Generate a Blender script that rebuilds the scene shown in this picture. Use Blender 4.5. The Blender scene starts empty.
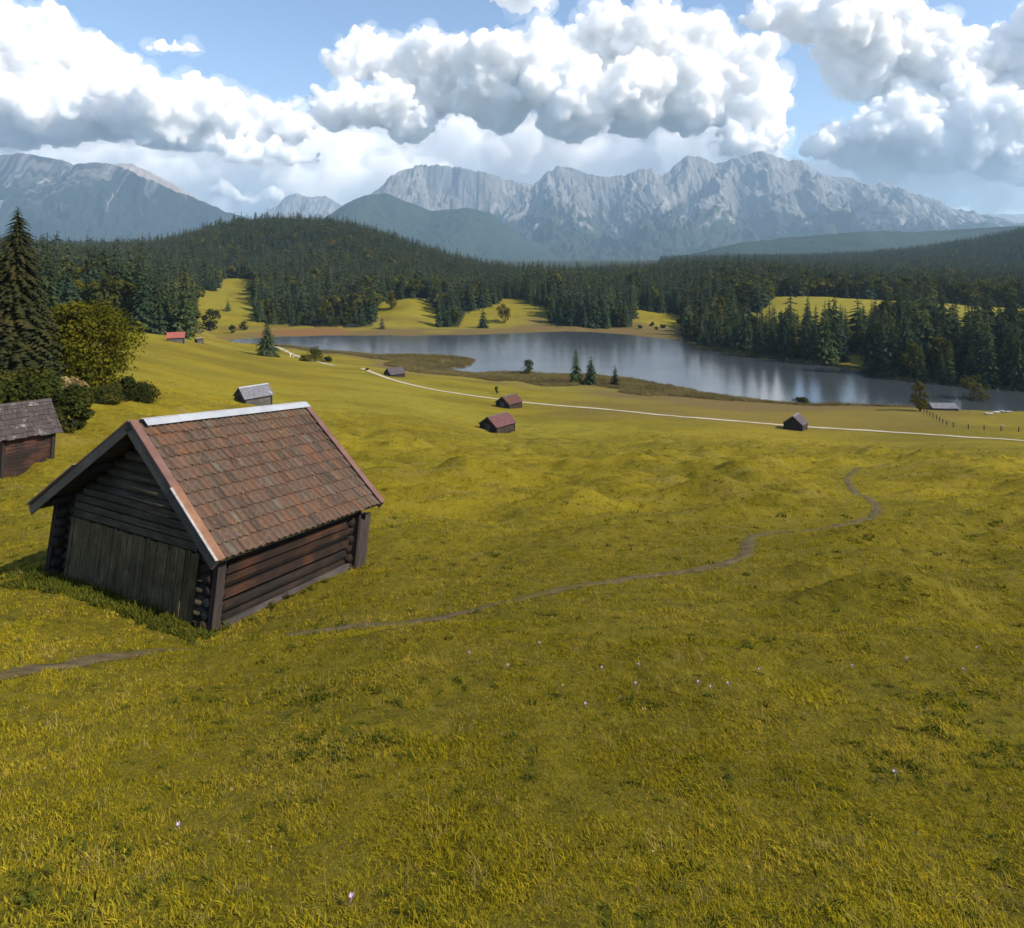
import bpy, bmesh, math, random
import numpy as np
from mathutils import Vector, Matrix, noise as mnoise
rng = np.random.default_rng(7); random.seed(7)
R = math.radians
scene = bpy.context.scene
COL = scene.collection
F, HZ, CX = 650.0, 256.0, 512.0            # focal length and eye level the site was surveyed with
LAKE = -44.0

# ------------------------------------------------------------------ helpers
def tag(o, label=None, cat=None, group=None, kind=None):
    if label: o['label'] = label
    if cat: o['category'] = cat
    if group: o['group'] = group
    if kind: o['kind'] = kind
    return o
def link(o, parent=None):
    COL.objects.link(o)
    if parent is not None: o.parent = parent
    return o
def empty(name, loc=(0, 0, 0), rz=0.0):
    o = bpy.data.objects.new(name, None); o.empty_display_size = .3
    o.location = loc; o.rotation_euler = (0, 0, rz)
    return link(o)
def mesh_np(name, V, Fs, mats=(), smooth=False, fmat=None):
    """V (n,3), Fs: list of (m,k) index arrays"""
    me = bpy.data.meshes.new(name)
    V = np.asarray(V, np.float32)
    Fs = [np.asarray(f, np.int32) for f in Fs if len(f)]
    loops = np.concatenate([f.ravel() for f in Fs])
    sizes = np.concatenate([np.full(len(f), f.shape[1], np.int32) for f in Fs])
    starts = np.concatenate([[0], np.cumsum(sizes)[:-1]]).astype(np.int32)
    me.vertices.add(len(V)); me.vertices.foreach_set('co', V.ravel())
    me.loops.add(len(loops)); me.loops.foreach_set('vertex_index', loops)
    me.polygons.add(len(sizes)); me.polygons.foreach_set('loop_start', starts)
    try: me.polygons.foreach_set('loop_total', sizes)
    except Exception: pass
    if fmat is not None: me.polygons.foreach_set('material_index', np.asarray(fmat, np.int32))
    me.polygons.foreach_set('use_smooth', np.full(len(sizes), smooth))
    me.update(calc_edges=True); me.validate()
    for m in mats: me.materials.append(m)
    return me
def attr(me, name, data, dom='POINT', typ='FLOAT'):
    a = me.attributes.new(name, typ, dom)
    key = {'FLOAT': 'value', 'INT': 'value', 'FLOAT_VECTOR': 'vector', 'FLOAT_COLOR': 'color'}[typ]
    a.data.foreach_set(key, np.asarray(data).ravel())
class MB:
    """collects boxes, bars, tubes into one mesh"""
    def __init__(s): s.v = []; s.f = []; s.c = []; s.n = 0
    def add(s, V, Fs, c=None):
        V = [tuple(p) for p in V]
        s.v += V; s.f += [tuple(i + s.n for i in f) for f in Fs]; s.n += len(V)
        s.c += [(random.random() if c is None else c)] * len(V)
    def box(s, a, b, jit=0.0, c=None):
        (x0, y0, z0), (x1, y1, z1) = a, b
        P = [(x0, y0, z0), (x1, y0, z0), (x1, y1, z0), (x0, y1, z0), (x0, y0, z1), (x1, y0, z1), (x1, y1, z1), (x0, y1, z1)]
        if jit: P = [tuple(q + random.uniform(-jit, jit) for q in p) for p in P]
        s.add(P, [(0, 3, 2, 1), (4, 5, 6, 7), (0, 1, 5, 4), (1, 2, 6, 5), (2, 3, 7, 6), (3, 0, 4, 7)], c)
    def beam(s, p, q, w, h, up=(0, 0, 1), c=None):
        p, q, up = Vector(p), Vector(q), Vector(up)
        d = (q - p).normalized(); a = d.cross(up).normalized() * w / 2; b = a.cross(d).normalized() * h / 2
        P = [p - a - b, p + a - b, p + a + b, p - a + b, q - a - b, q + a - b, q + a + b, q - a + b]
        s.add(P, [(0, 1, 2, 3), (7, 6, 5, 4), (1, 0, 4, 5), (2, 1, 5, 6), (3, 2, 6, 7), (0, 3, 7, 4)], c)
    def tube(s, pts, rad, n=8, c=None):
        pts = [Vector(p) for p in pts]; rad = rad if hasattr(rad, '__len__') else [rad] * len(pts)
        V = []; Fs = []
        for i, p in enumerate(pts):
            d = (pts[min(i + 1, len(pts) - 1)] - pts[max(i - 1, 0)]).normalized()
            a = d.orthogonal().normalized() if abs(d.z) < .9 else Vector((1, 0, 0)); a = (a - d * a.dot(d)).normalized(); b = d.cross(a)
            for k in range(n):
                t = 2 * math.pi * k / n; V.append(p + (a * math.cos(t) + b * math.sin(t)) * rad[i])
        for i in range(len(pts) - 1):
            for k in range(n):
                Fs.append((i * n + k, i * n + (k + 1) % n, (i + 1) * n + (k + 1) % n, (i + 1) * n + k))
        Fs.append(tuple(range(n))[::-1]); Fs.append(tuple(range((len(pts) - 1) * n, len(pts) * n)))
        s.add(V, Fs, c)
    def prism(s, poly, off, c=None):
        n = len(poly); off = Vector(off)
        V = [Vector(p) for p in poly] + [Vector(p) + off for p in poly]
        s.add(V, [tuple(range(n))[::-1], tuple(range(n, 2 * n))] + [(k, (k + 1) % n, n + (k + 1) % n, n + k) for k in range(n)], c)
    def mesh(s, name, mats, smooth=False):
        me = bpy.data.meshes.new(name); me.from_pydata(s.v, [], s.f); me.update()
        bm = bmesh.new(); bm.from_mesh(me); bmesh.ops.recalc_face_normals(bm, faces=bm.faces); bm.to_mesh(me); bm.free()
        attr(me, 'tint', np.array(s.c, np.float32))
        for p in me.polygons: p.use_smooth = smooth
        for m in (mats if isinstance(mats, (list, tuple)) else [mats]): me.materials.append(m)
        return me
    def build(s, name, mats, parent=None, smooth=False):
        return link(bpy.data.objects.new(name, s.mesh(name, mats, smooth)), parent)

# ------------------------------------------------------------------ noise (numpy)
def _h(ix, iy, seed):
    n = (ix.astype(np.int64) * 374761393 + iy.astype(np.int64) * 668265263 + seed * 974634777) & 0x7fffffff
    n = ((n ^ (n >> 13)) * 1274126177) & 0x7fffffff
    n = (n ^ (n >> 16)) & 0x7fffffff
    return n
def perlin(x, y, seed=0):
    x = np.asarray(x, float); y = np.asarray(y, float)
    ix = np.floor(x); iy = np.floor(y); fx = x - ix; fy = y - iy
    u = fx * fx * fx * (fx * (fx * 6 - 15) + 10); v = fy * fy * fy * (fy * (fy * 6 - 15) + 10)
    def g(dx, dy):
        a = _h(ix + dx, iy + dy, seed) / 0x7fffffff * 2 * np.pi
        return np.cos(a) * (fx - dx) + np.sin(a) * (fy - dy)
    a = g(0, 0) * (1 - u) + g(1, 0) * u; b = g(0, 1) * (1 - u) + g(1, 1) * u
    return (a * (1 - v) + b * v) * 1.5
def fbm(x, y, o=4, seed=0, gain=.5):
    s = 0; a = 1.0
    for i in range(o):
        s = s + a * perlin(x * 2 ** i + 17.3 * i, y * 2 ** i - 9.1 * i, seed + i); a *= gain
    return s
def ridged(x, y, o=4, seed=0, gain=.5):
    s = 0; a = 1.0
    for i in range(o):
        s = s + a * (1 - 2 * np.abs(perlin(x * 2.07 ** i + 7.7 * i, y * 2.07 ** i + 3.1 * i, seed + i))); a *= gain
    return s
def sstep(a, b, x):
    t = np.clip((x - a) / (b - a), 0, 1); return t * t * (3 - 2 * t)

# ------------------------------------------------------------------ materials
class NT:
    def __init__(s, name):
        s.m = bpy.data.materials.new(name); s.m.use_nodes = True
        s.t = s.m.node_tree; s.t.nodes.clear(); s.out = s.n('ShaderNodeOutputMaterial')
    def n(s, typ, **k):
        nd = s.t.nodes.new(typ)
        for a, b in k.items():
            if a in nd.inputs: s.set(nd.inputs[a], b)
            else: setattr(nd, a, b)
        return nd
    def set(s, inp, val):
        if isinstance(val, bpy.types.NodeSocket): s.t.links.new(val, inp)
        elif isinstance(val, bpy.types.Node): s.t.links.new(val.outputs[0], inp)
        else: inp.default_value = val
    def coord(s, scale=(1, 1, 1), kind='Object', rot=(0, 0, 0)):
        tc = s.n('ShaderNodeTexCoord'); mp = s.n('ShaderNodeMapping')
        s.set(mp.inputs[0], tc.outputs[kind]); mp.inputs['Scale'].default_value = scale; mp.inputs['Rotation'].default_value = rot
        return mp.outputs[0]
    def noise(s, vec, scale, detail=4, rough=.55, dist=0.0):
        nd = s.n('ShaderNodeTexNoise', Scale=scale, Detail=detail, Roughness=rough, Distortion=dist)
        if vec is not None: s.set(nd.inputs['Vector'], vec)
        return nd.outputs['Fac']
    def ramp(s, fac, *stops):
        nd = s.n('ShaderNodeValToRGB'); s.set(nd.inputs[0], fac); e = nd.color_ramp.elements
        while len(e) < len(stops): e.new(.5)
        for el, (p, c) in zip(e, stops):
            el.position = p; el.color = (c, c, c, 1) if not hasattr(c, '__len__') else (*c, 1)
        return nd.outputs[0]
    def mix(s, fac, a, b, mode='MIX'):
        nd = s.n('ShaderNodeMix', data_type='RGBA', blend_type=mode)
        for i, v in ((0, fac), (6, a), (7, b)):
            if isinstance(v, (tuple, list)): v = (*v, 1) if len(v) == 3 else v
            s.set(nd.inputs[i], v)
        return nd.outputs[2]
    def math(s, op, a, b=0.0, c=0.0):
        nd = s.n('ShaderNodeMath', operation=op); s.set(nd.inputs[0], a); s.set(nd.inputs[1], b); s.set(nd.inputs[2], c)
        return nd.outputs[0]
    def attr(s, name): 
        nd = s.n('ShaderNodeAttribute'); nd.attribute_name = name; return nd
    def bump(s, h, strength=.5, dist=.02, nrm=None):
        nd = s.n('ShaderNodeBump', Strength=strength, Distance=dist, Height=h)
        if nrm is not None: s.set(nd.inputs['Normal'], nrm)
        return nd.outputs[0]
    def bsdf(s, col, rough=.8, spec=.3, metal=0.0, normal=None):
        b = s.n('ShaderNodeBsdfPrincipled', Roughness=rough, Metallic=metal)
        s.set(b.inputs['Base Color'], (*col, 1) if isinstance(col, tuple) else col)
        b.inputs['Specular IOR Level'].default_value = spec
        if normal is not None: s.set(b.inputs['Normal'], normal)
        return b
    def done(s, sh):
        s.set(s.out.inputs['Surface'], sh.outputs[0] if isinstance(sh, bpy.types.Node) else sh); return s.m

def wood(name, ca, cb, cc, axis, scale=1.0, rough=.85, patch=.5):
    """weathered timber: ca dark, cb mid, cc pale/red streaks; axis is the grain direction"""
    n = NT(name); st = [9.0, 9.0, 9.0]; st[axis] = .7
    v = n.coord(tuple(a * scale for a in st)); g = n.noise(v, 3.0, 6, .65, .4)
    p = n.noise(n.coord((1, 1, 1)), 1.3 * scale, 3); ti = n.attr('tint').outputs['Fac']
    c = n.mix(n.ramp(g, (.33, 0), (.68, 1)), ca, cb)
    c = n.mix(n.math('MULTIPLY', n.ramp(p, (.45, 0), (.7, 1)), n.ramp(g, (.4, .3), (.6, patch))), c, cc)
    c = n.mix(n.math('MULTIPLY', ti, .55), c, (.4, .4, .4), 'MULTIPLY')
    return n.done(n.bsdf(c, rough, .2, normal=n.bump(g, .7, .012)))
def plain(name, a, b, sc=6.0, rough=.7, metal=0.0, spec=.3, bump=.2):
    n = NT(name); g = n.noise(n.coord(), sc, 5, .6)
    return n.done(n.bsdf(n.mix(n.ramp(g, (.35, 0), (.68, 1)), a, b), rough, spec, metal, n.bump(g, bump, .01)))
def leafmat(name, a, b, c, transl=.25, sc=.35, gloss=.4):
    n = NT(name); oi = n.n('ShaderNodeObjectInfo'); ti = n.attr('tint').outputs['Fac']
    g = n.noise(n.coord(kind='Object'), sc, 2)
    col = n.mix(ti, a, b); col = n.mix(n.ramp(g, (.45, 0), (.65, .8)), col, c)
    col = n.mix(.85, col, n.ramp(oi.outputs['Random'], (0, (.42, .52, .62)), (.5, (.95, 1, .95)), (1, (1.34, 1.22, .85))), 'MULTIPLY')
    d = n.n('ShaderNodeBsdfDiffuse'); n.set(d.inputs[0], col)
    t = n.n('ShaderNodeBsdfTranslucent'); n.set(t.inputs[0], n.mix(1.0, col, (1.3, 1.25, .6), 'MULTIPLY'))
    m = n.n('ShaderNodeMixShader', Fac=transl); n.set(m.inputs[1], d.outputs[0]); n.set(m.inputs[2], t.outputs[0])
    return n.done(m)

M = {}
M['spruce'] = leafmat('spruce_needles', (.016, .029, .018), (.046, .070, .034), (.062, .072, .030), .18, .25)
M['spruce_warm'] = leafmat('brownish_needles', (.012, .017, .009), (.032, .036, .017), (.044, .040, .018), .15, .4)
M['leaf'] = leafmat('broad_leaves', (.045, .050, .008), (.17, .150, .012), (.23, .185, .013), .4, .45)
M['leaf_mid'] = leafmat('wood_leaves', (.030, .040, .010), (.085, .088, .014), (.115, .10, .016), .3, .45)
M['leaf_dark'] = leafmat('dark_leaves', (.024, .034, .010), (.058, .062, .012), (.075, .066, .013), .25, .45)
M['leaf_gold'] = leafmat('autumn_leaves', (.06, .058, .010), (.12, .100, .012), (.13, .085, .012), .3, .45)
M['leaf_pale'] = leafmat('pale_leaves', (.12, .10, .06), (.26, .22, .15), (.20, .15, .08), .3, .8)
M['bark'] = plain('bark', (.03, .024, .018), (.08, .065, .05), 5, .9)

# ------------------------------------------------------------------ terrain
def cp(px, py, Y):  # a surveyed ground point
    X = (px - CX) / F * Y
    return (math.atan2(X, Y), math.hypot(X, Y), -(py - HZ) / F * Y)
ctrl = []
for px in (-120, 150, 420, 700, 1000, 1150): ctrl.append(cp(px, 930, 4.2))
for px, py, Y in [
    (-100, 705, 8.3), (150, 712, 8.5), (350, 705, 8.7), (512, 702, 8.6), (700, 705, 8.5), (900, 712, 8.3), (1100, 720, 8.2),
    (62, 577, 16.76), (210, 630, 14.5), (343, 568, 18.65), (205, 545, 20.9), (-60, 600, 15.5), (130, 640, 12.6), (430, 622, 13.4),
    (520, 612, 13.3), (700, 612, 13.2), (850, 612, 13.0), (1000, 615, 12.8), (1120, 615, 12.8),
    (512, 560, 19.5), (650, 560, 19.0), (800, 560, 18.6), (950, 560, 18.4), (1100, 562, 18.3),
    (430, 525, 27), (512, 522, 28), (650, 522, 27.5), (800, 522, 27), (950, 522, 26.5), (1100, 522, 26),
    (420, 485, 44), (512, 482, 46), (650, 480, 47), (800, 478, 47), (950, 478, 46), (1100, 480, 45),
    (-80, 505, 30), (0, 500, 30), (25, 469, 40), (-60, 470, 40), (100, 470, 42), (250, 472, 43), (330, 480, 42),
    (512, 450, 86), (650, 448, 88), (800, 448, 90), (950, 452, 88), (1100, 456, 86),
    (497, 433, 117), (620, 428, 125), (720, 430, 128), (795, 431, 140), (900, 433, 138), (1024, 441, 125), (1120, 445, 122),
    (508, 408, 156), (600, 408, 158), (700, 412, 160), (800, 415, 163), (900, 415, 160), (970, 424, 148), (1050, 425, 148),
    (394, 377, 202), (450, 385, 192), (550, 388, 206), (650, 395, 192), (760, 405, 180), (880, 409, 175),
    (300, 450, 60), (300, 420, 88), (253, 404, 105), (400, 420, 100), (400, 398, 145), (350, 385, 160),
    (150, 402, 75), (100, 404, 68), (60, 425, 52), (30, 415, 56), (-60, 430, 52), (-60, 400, 70), (200, 400, 92),
    (150, 370, 118), (200, 375, 135), (260, 380, 150), (150, 345, 175), (200, 352, 185), (150, 337, 208), (178, 342, 205), (100, 345, 165), (-60, 350, 160),
    (230, 349, 238), (268, 357, 225), (300, 359, 235), (320, 363, 226), (340, 368, 215), (362, 369, 214), (110, 333, 215), (0, 335, 210), (-100, 335, 210),
    (200, 338, 300), (225, 338, 320),
    # far side of the lake
    (215, 330, 380), (240, 332, 380), (300, 330, 385), (360, 328, 392), (420, 326, 398), (480, 329, 395), (540, 327, 398), (600, 328, 392), (650, 331, 378),
    (235, 305, 455), (240, 292, 520), (410, 303, 450), (500, 306, 460), (560, 306, 450), (655, 318, 420), (690, 340, 368),
    (150, 318, 275), (60, 318, 260), (-60, 318, 260), (120, 300, 380), (0, 290, 380), (150, 275, 560), (0, 262, 700), (-120, 285, 420),
    (200, 280, 580), (300, 290, 560), (300, 262, 760), (250, 262, 740), (350, 300, 500), (400, 282, 620), (470, 293, 580),
    (290, 226, 1000), (235, 229, 950), (345, 233, 960), (170, 252, 870), (400, 253, 880), (445, 273, 760), (110, 256, 900), (80, 254, 1000), (0, 246, 1100), (-120, 244, 1100),
    (520, 288, 640), (580, 290, 600), (650, 287, 620), (700, 280, 700), (750, 278, 640),
    (300, 252, 1300), (200, 255, 1250), (500, 277, 1100), (600, 277, 1100), (80, 256, 1500),
    # right bank
    (740, 352, 292), (800, 357, 280), (870, 368, 256), (950, 380, 228), (1050, 385, 220), (1150, 390, 215),
    (720, 328, 345), (770, 320, 345), (800, 321, 330), (870, 326, 308), (950, 330, 295), (1024, 333, 285), (1120, 338, 275),
    (780, 302, 410), (840, 299, 430), (900, 303, 410), (960, 308, 390), (1024, 314, 370), (1120, 318, 350),
    (780, 294, 490), (900, 296, 500), (1024, 303, 470), (850, 288, 640), (1000, 292, 620),
    (720, 272, 1100), (850, 272, 1100), (1000, 268, 1050), (1120, 262, 1000),
    (690, 265, 1500), (740, 263, 1600), (820, 260, 1750), (900, 255, 1800), (960, 247, 1750), (1024, 234, 1650), (1150, 218, 1600),
    (860, 262, 2300), (1024, 258, 2300)]:
    ctrl.append(cp(px, py, Y))
for px in (-150, 100, 350, 600, 850, 1150):
    for Y, py in ((3000, 262), (6000, 259.5), (13000, 257.6)): ctrl.append(cp(px, py, Y))
ctrl = np.array(ctrl)
_A = np.c_[ctrl[:, 0] * 2.6, np.log(ctrl[:, 1])]; _val = ctrl[:, 2] / ctrl[:, 1]
def _k(d2): return np.where(d2 > 1e-12, .5 * d2 * np.log(np.maximum(d2, 1e-12)), 0)
_n = len(_A)
_K = _k(((_A[:, None] - _A[None]) ** 2).sum(-1)) + np.eye(_n) * 2e-3
_P = np.c_[np.ones(_n), _A]
_W = np.linalg.solve(np.block([[_K, _P], [_P.T, np.zeros((3, 3))]]), np.r_[_val, 0, 0, 0])
def H_base(x, y):
    x = np.atleast_1d(np.asarray(x, float)); y = np.atleast_1d(np.asarray(y, float))
    az = np.arctan2(x, y); az = np.clip(az, -.74, .74) ; r = np.hypot(x, y)
    rr = np.clip(r, 3.6, 13500)
    a = az * 2.6; b = np.log(rr); out = np.zeros(len(x))
    for i in range(0, len(x), 60000):
        s = slice(i, i + 60000)
        d2 = (a[s, None] - _A[None, :, 0]) ** 2 + (b[s, None] - _A[None, :, 1]) ** 2
        out[s] = _k(d2) @ _W[:_n] + _W[_n] + _W[_n + 1] * a[s] + _W[_n + 2] * b[s]
    z = out * rr
    w = sstep(0, 3.6, r); z = z * w + (-3.55) * (1 - w)
    back = sstep(math.pi / 2, math.pi, np.abs(np.arctan2(x, y))) ; nearw = sstep(400, 5, r)
    return z * (1 - back * nearw) + (-3.4 + .12 * r * sstep(0, 60, r)) * back * nearw
# shore line (plan outline on the water level)
def on_lake(px, py): 
    Y = -LAKE * F / (py - HZ); return ((px - CX) / F * Y, Y)
shore_px = [(222, 342.2), (227, 340.5), (250, 338.4), (280, 336.6), (305, 336), (350, 335.4), (446, 335.2), (480, 334.5), (516, 333), (560, 331.5), (590, 332), (640, 336),
    (680, 341.5), (700, 348), (740, 355), (800, 362), (845, 368), (870, 374), (900, 379), (950, 385), (1024, 391), (1150, 400), (1300, 410),
    (1300, 440), (1150, 425), (1060, 415), (1015, 412.5), (985, 411), (940, 409.5), (905, 407.5), (870, 405.2), (830, 404), (786, 404.2), (760, 401.5), (741, 398.8), (710, 394.5), (664, 385.8), (639, 379.2), (600, 375.8), (569, 374), (537, 373.2), (500, 372.8), (479, 372.8),
    (443, 370), (458, 367.2), (470, 364.8), (476, 361.8), (471, 359.2), (460, 357.2), (425, 355), (369, 354.2), (323, 352.2), (300, 348.5), (288, 346.4), (260, 345), (235, 343.8)]
sp = np.array([on_lake(*p) for p in shore_px])
def densify(P, n=6, jit=.0, closed=True, seed=3):
    P = np.asarray(P, float); out = []; m = len(P)
    for i in range(m if closed else m - 1):
        p0, p1, p2, p3 = (P[(i - 1) % m], P[i], P[(i + 1) % m], P[(i + 2) % m]) if closed else (P[max(i - 1, 0)], P[i], P[i + 1], P[min(i + 2, m - 1)])
        for t in np.arange(n) / n:
            out.append(.5 * ((2 * p1) + (-p0 + p2) * t + (2 * p0 - 5 * p1 + 4 * p2 - p3) * t * t + (-p0 + 3 * p1 - 3 * p2 + p3) * t ** 3))
    if not closed: out.append(P[-1])
    out = np.array(out)
    if jit: out[:, 0] += jit * fbm(out[:, 0] * .08, out[:, 1] * .08, 3, seed); out[:, 1] += jit * fbm(out[:, 0] * .08 + 50, out[:, 1] * .08, 3, seed + 5)
    return out
shore = densify(sp, 5, 2.2)
def inside(poly, x, y):
    c = np.zeros(len(x), bool); n = len(poly); j = n - 1
    for i in range(n):
        (xi, yi), (xj, yj) = poly[i], poly[j]
        if yi != yj: c ^= ((yi > y) != (yj > y)) & (x < (xj - xi) * (y - yi) / (yj - yi) + xi)
        j = i
    return c
def segdist(poly, x, y, closed=True):
    d = np.full(len(x), 1e18); n = len(poly)
    for i in range(n if closed else n - 1):
        a, b = poly[i], poly[(i + 1) % n]; e = b - a; L2 = max((e ** 2).sum(), 1e-9)
        t = np.clip(((x - a[0]) * e[0] + (y - a[1]) * e[1]) / L2, 0, 1)
        d = np.minimum(d, (x - a[0] - t * e[0]) ** 2 + (y - a[1] - t * e[1]) ** 2)
    return np.sqrt(d)
def lake_sd(x, y):
    """signed distance to the shore, negative in the lake"""
    out = np.full(len(x), 200.0); m = (y > 150) & (y < 480) & (np.abs(x) < 420)
    if m.any():
        d = segdist(shore, x[m], y[m]); out[m] = np.where(inside(shore, x[m], y[m]), -d, d)
    return out
TRAIL = None
BUMPS = []   # hummocks: (x, y, rx, ry, h)
def H(x, y, micro=True):
    x = np.atleast_1d(np.asarray(x, float)); y = np.atleast_1d(np.asarray(y, float))
    z = H_base(x, y); r = np.hypot(x, y); zb = z
    if micro:
        w = sstep(3, 12, r) * sstep(190, 90, r)
        nx, ny = x + 3 * perlin(x * .06, y * .06, 31), y + 2 * perlin(x * .07, y * .07, 32)
        hm = fbm(nx * .10, ny * .19, 3, 11) * .42 + .20 * np.maximum(ridged(nx * .13, ny * .30, 2, 21), 0) + .30 * fbm(nx * .20, ny * .55, 3, 13)
        band = .46 + 1.05 * sstep(18, 38, r) * sstep(150, 70, r)
        z = z + hm * w * band * sstep(.0, .5, 1 - np.exp(-((x + 8) ** 2 + (y - 17) ** 2) / 60.0))
        z = z + .05 * fbm(x * .8, y * .8, 3, 41) * sstep(60, 20, r) * sstep(2, 5, r)
        if TRAIL is not None:
            near_ = (r < 75); q_ = np.zeros(len(x)); q_[near_] = np.exp(-(segdist(TRAIL, x[near_], y[near_], False) / 2.6) ** 2) if near_.any() else 0
            z = zb + (z - zb) * (1 - .8 * q_)
        for bx, by, rx, ry, h in BUMPS: z = z + h * np.exp(-((x - bx) / rx) ** 2 - ((y - by) / ry) ** 2)
        far = sstep(380, 700, r) * sstep(2500, 1500, r)
        z = z + far * 5.0 * fbm(x * .009, y * .009, 4, 51) + sstep(200, 300, r) * sstep(1500, 500, r) * .8 * fbm(x * .04, y * .04, 3, 55)
    sd = lake_sd(x, y)
    z = np.where(sd < 0, LAKE - .12 - np.minimum(-sd * .25, 3), np.where(sd < 160, np.maximum(z, LAKE + .10 + np.minimum(sd * .03, .5)), z))
    lowshore = LAKE + .25 + sd * .12          # no steep banks right at the water
    k = sstep(14, 2, sd); z = np.where((sd > 0) & (sd < 14), np.where(z > lowshore, z * (1 - k) + lowshore * k, z), z)
    return z
def Hs(x, y): return float(H([x], [y])[0])
_rs = np.exp(np.linspace(math.log(4), math.log(2400), 1500))
def ground(px, py, micro=True):
    """where the line of sight through a surveyed direction meets the ground"""
    tx, tz = (px - CX) / F, -(py - HZ) / F
    z = H(_rs * tx, _rs, micro); below = (_rs * tz) <= z
    i = int(np.argmax(below)) if below.any() else len(_rs) - 1
    if i == 0: Y = _rs[0]
    else:
        a = _rs[i - 1] * tz - z[i - 1]; b = _rs[i] * tz - z[i]; Y = _rs[i - 1] + (_rs[i] - _rs[i - 1]) * a / (a - b + 1e-9)
    return (tx * Y, Y, Hs(tx * Y, Y))
BUMPL = [(425, 494, 38, .42, .35), (575, 505, 45, .5, .35), (560, 519, 40, .4, .35), (810, 574, 30, .22, .3), (880, 596, 70, .35, .3), (640, 497, 35, .3, .35), (700, 490, 40, .3, .35),
    (250, 652, 60, .22, .3), (880, 540, 60, .35, .3), (480, 470, 50, .4, .4), (620, 466, 60, .45, .4), (930, 600, 50, .2, .3), (420, 640, 80, .2, .3), (740, 468, 50, .35, .4), (860, 452, 60, .5, .4), (1005, 592, 40, .2, .3)]
for (px, py, rxp, h, ryk) in BUMPL:
    g = ground(px, py); s = g[1] / F * rxp; BUMPS.append((g[0], g[1], s, max(s * ryk * 1.4, .5), h * 1.5))

path_px = [(-60, 690), (0, 678), (60, 665), (130, 656), (200, 650), (290, 638), (360, 629), (410, 625), (450, 618), (500, 606), (550, 593), (600, 583), (650, 575), (700, 570), (735, 561), (752, 551), (745, 541), (762, 535), (800, 532), (845, 526), (870, 519), (880, 510), (868, 500), (852, 490), (846, 480), (852, 471), (870, 467), (895, 464.5)]
trail = densify([ground(*p, False)[:2] for p in path_px], 10, .0, False)
_kk = np.ones(17) / 17; trail = np.c_[np.convolve(np.pad(trail[:, 0], 8, 'edge'), _kk, 'valid'), np.convolve(np.pad(trail[:, 1], 8, 'edge'), _kk, 'valid')]
trail += .5 * np.c_[.25 * perlin(np.arange(len(trail)) * .23, trail[:, 0] * 0, 61), .25 * perlin(np.arange(len(trail)) * .21, trail[:, 0] * 0, 62)]
TRAIL = trail[::6]
road_px = [(362, 368.5), (375, 373.5), (400, 382), (430, 389), (460, 394), (500, 399.5), (540, 404), (600, 409), (660, 415), (720, 420), (780, 425), (840, 429), (900, 433), (960, 437), (1024, 441), (1100, 447), (1200, 455)]
road = densify([ground(*p)[:2] for p in road_px], 8, 0, False)
road2 = densify([ground(*p)[:2] for p in [(274, 346.5), (284, 350.5), (296, 355.5), (306, 359), (322, 363), (336, 366)]], 8, 0, False)

# zones of the ground (own colours of the plants that grow there)
def pxof(x, y): return CX + F * x / np.maximum(y, 1)
def forest_mask(x, y):
    """True where the woods stand"""
    px = pxof(x, y); sd = lake_sd(x, y)
    front = np.interp(px, [-400, 0, 60, 150, 186, 192, 200, 216, 222, 252, 256, 300, 330, 372, 380, 430, 436, 458, 466, 500, 545, 550, 575, 632, 636, 676, 684, 700], [212, 212, 214, 222, 232, 300, 520, 520, 620, 620, 408, 402, 396, 396, 470, 470, 396, 394, 440, 470, 460, 402, 392, 388, 450, 440, 372, 300])
    m = (y > front) & (y < 1080) & (px < 705)
    for a, b, y0, y1 in [(192, 218, 300, 420), (222, 254, 300, 600), (376, 437, 380, 462), (500, 528, 380, 500), (632, 684, 380, 437)]:
        m &= ~((px > a) & (px < b) & (y > y0) & (y < y1 + 14 * perlin(x * .05, y * .05, 71)))
    ff = np.interp(px, [690, 770, 800, 870, 890, 930, 945, 1024, 1200], [420, 325, 322, 306, 345, 340, 292, 284, 276])
    fb = np.interp(px, [690, 760, 775, 830, 870, 900, 950, 1024, 1200], [420, 372, 450, 452, 428, 440, 425, 405, 390])
    m2 = (px >= 683) & (y > 200) & (sd > .8) & ((y < ff) | (y > fb)) & (y < 700) & ~((px > 838) & (px < 872) & (y < 272))
    m2 &= ~((y < 205) & (px < 940)) & (y > np.interp(px, [600, 1000, 1200], [260, 205, 205]))
    m3 = (px > 660) & (y >= 700) & (y < 2400)
    m2 &= y < 10000
    return ((m | m3) & (sd > 2)) | (m2 & (sd > .8))

az = np.r_[np.linspace(-math.pi, -.74, 40, endpoint=False), np.linspace(-.74, .74, 640), np.linspace(.74, math.pi, 41)[1:]]
rr = np.r_[.4, 1.2, 2.0, 2.8, np.exp(np.linspace(math.log(3.4), math.log(300), 620)), np.exp(np.linspace(math.log(300), math.log(15000), 190))[1:]]
AZ, RR = np.meshgrid(az[:-1], rr); GX, GY = (RR * np.sin(AZ)).ravel(), (RR * np.cos(AZ)).ravel()
GZ = H(GX, GY); nr, na = RR.shape
idx = np.arange(nr * na).reshape(nr, na); nx_ = np.roll(idx, -1, 1)
quads = np.stack([idx[:-1], nx_[:-1], nx_[1:], idx[1:]], -1).reshape(-1, 4)[:, ::-1]
Vg = np.c_[GX, GY, GZ]; c0 = len(Vg); Vg = np.r_[Vg, [[0, 0, float(GZ[0])]]]
fan = np.stack([idx[0], np.roll(idx[0], -1), np.full(na, c0)], -1)[:, ::-1]

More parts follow.
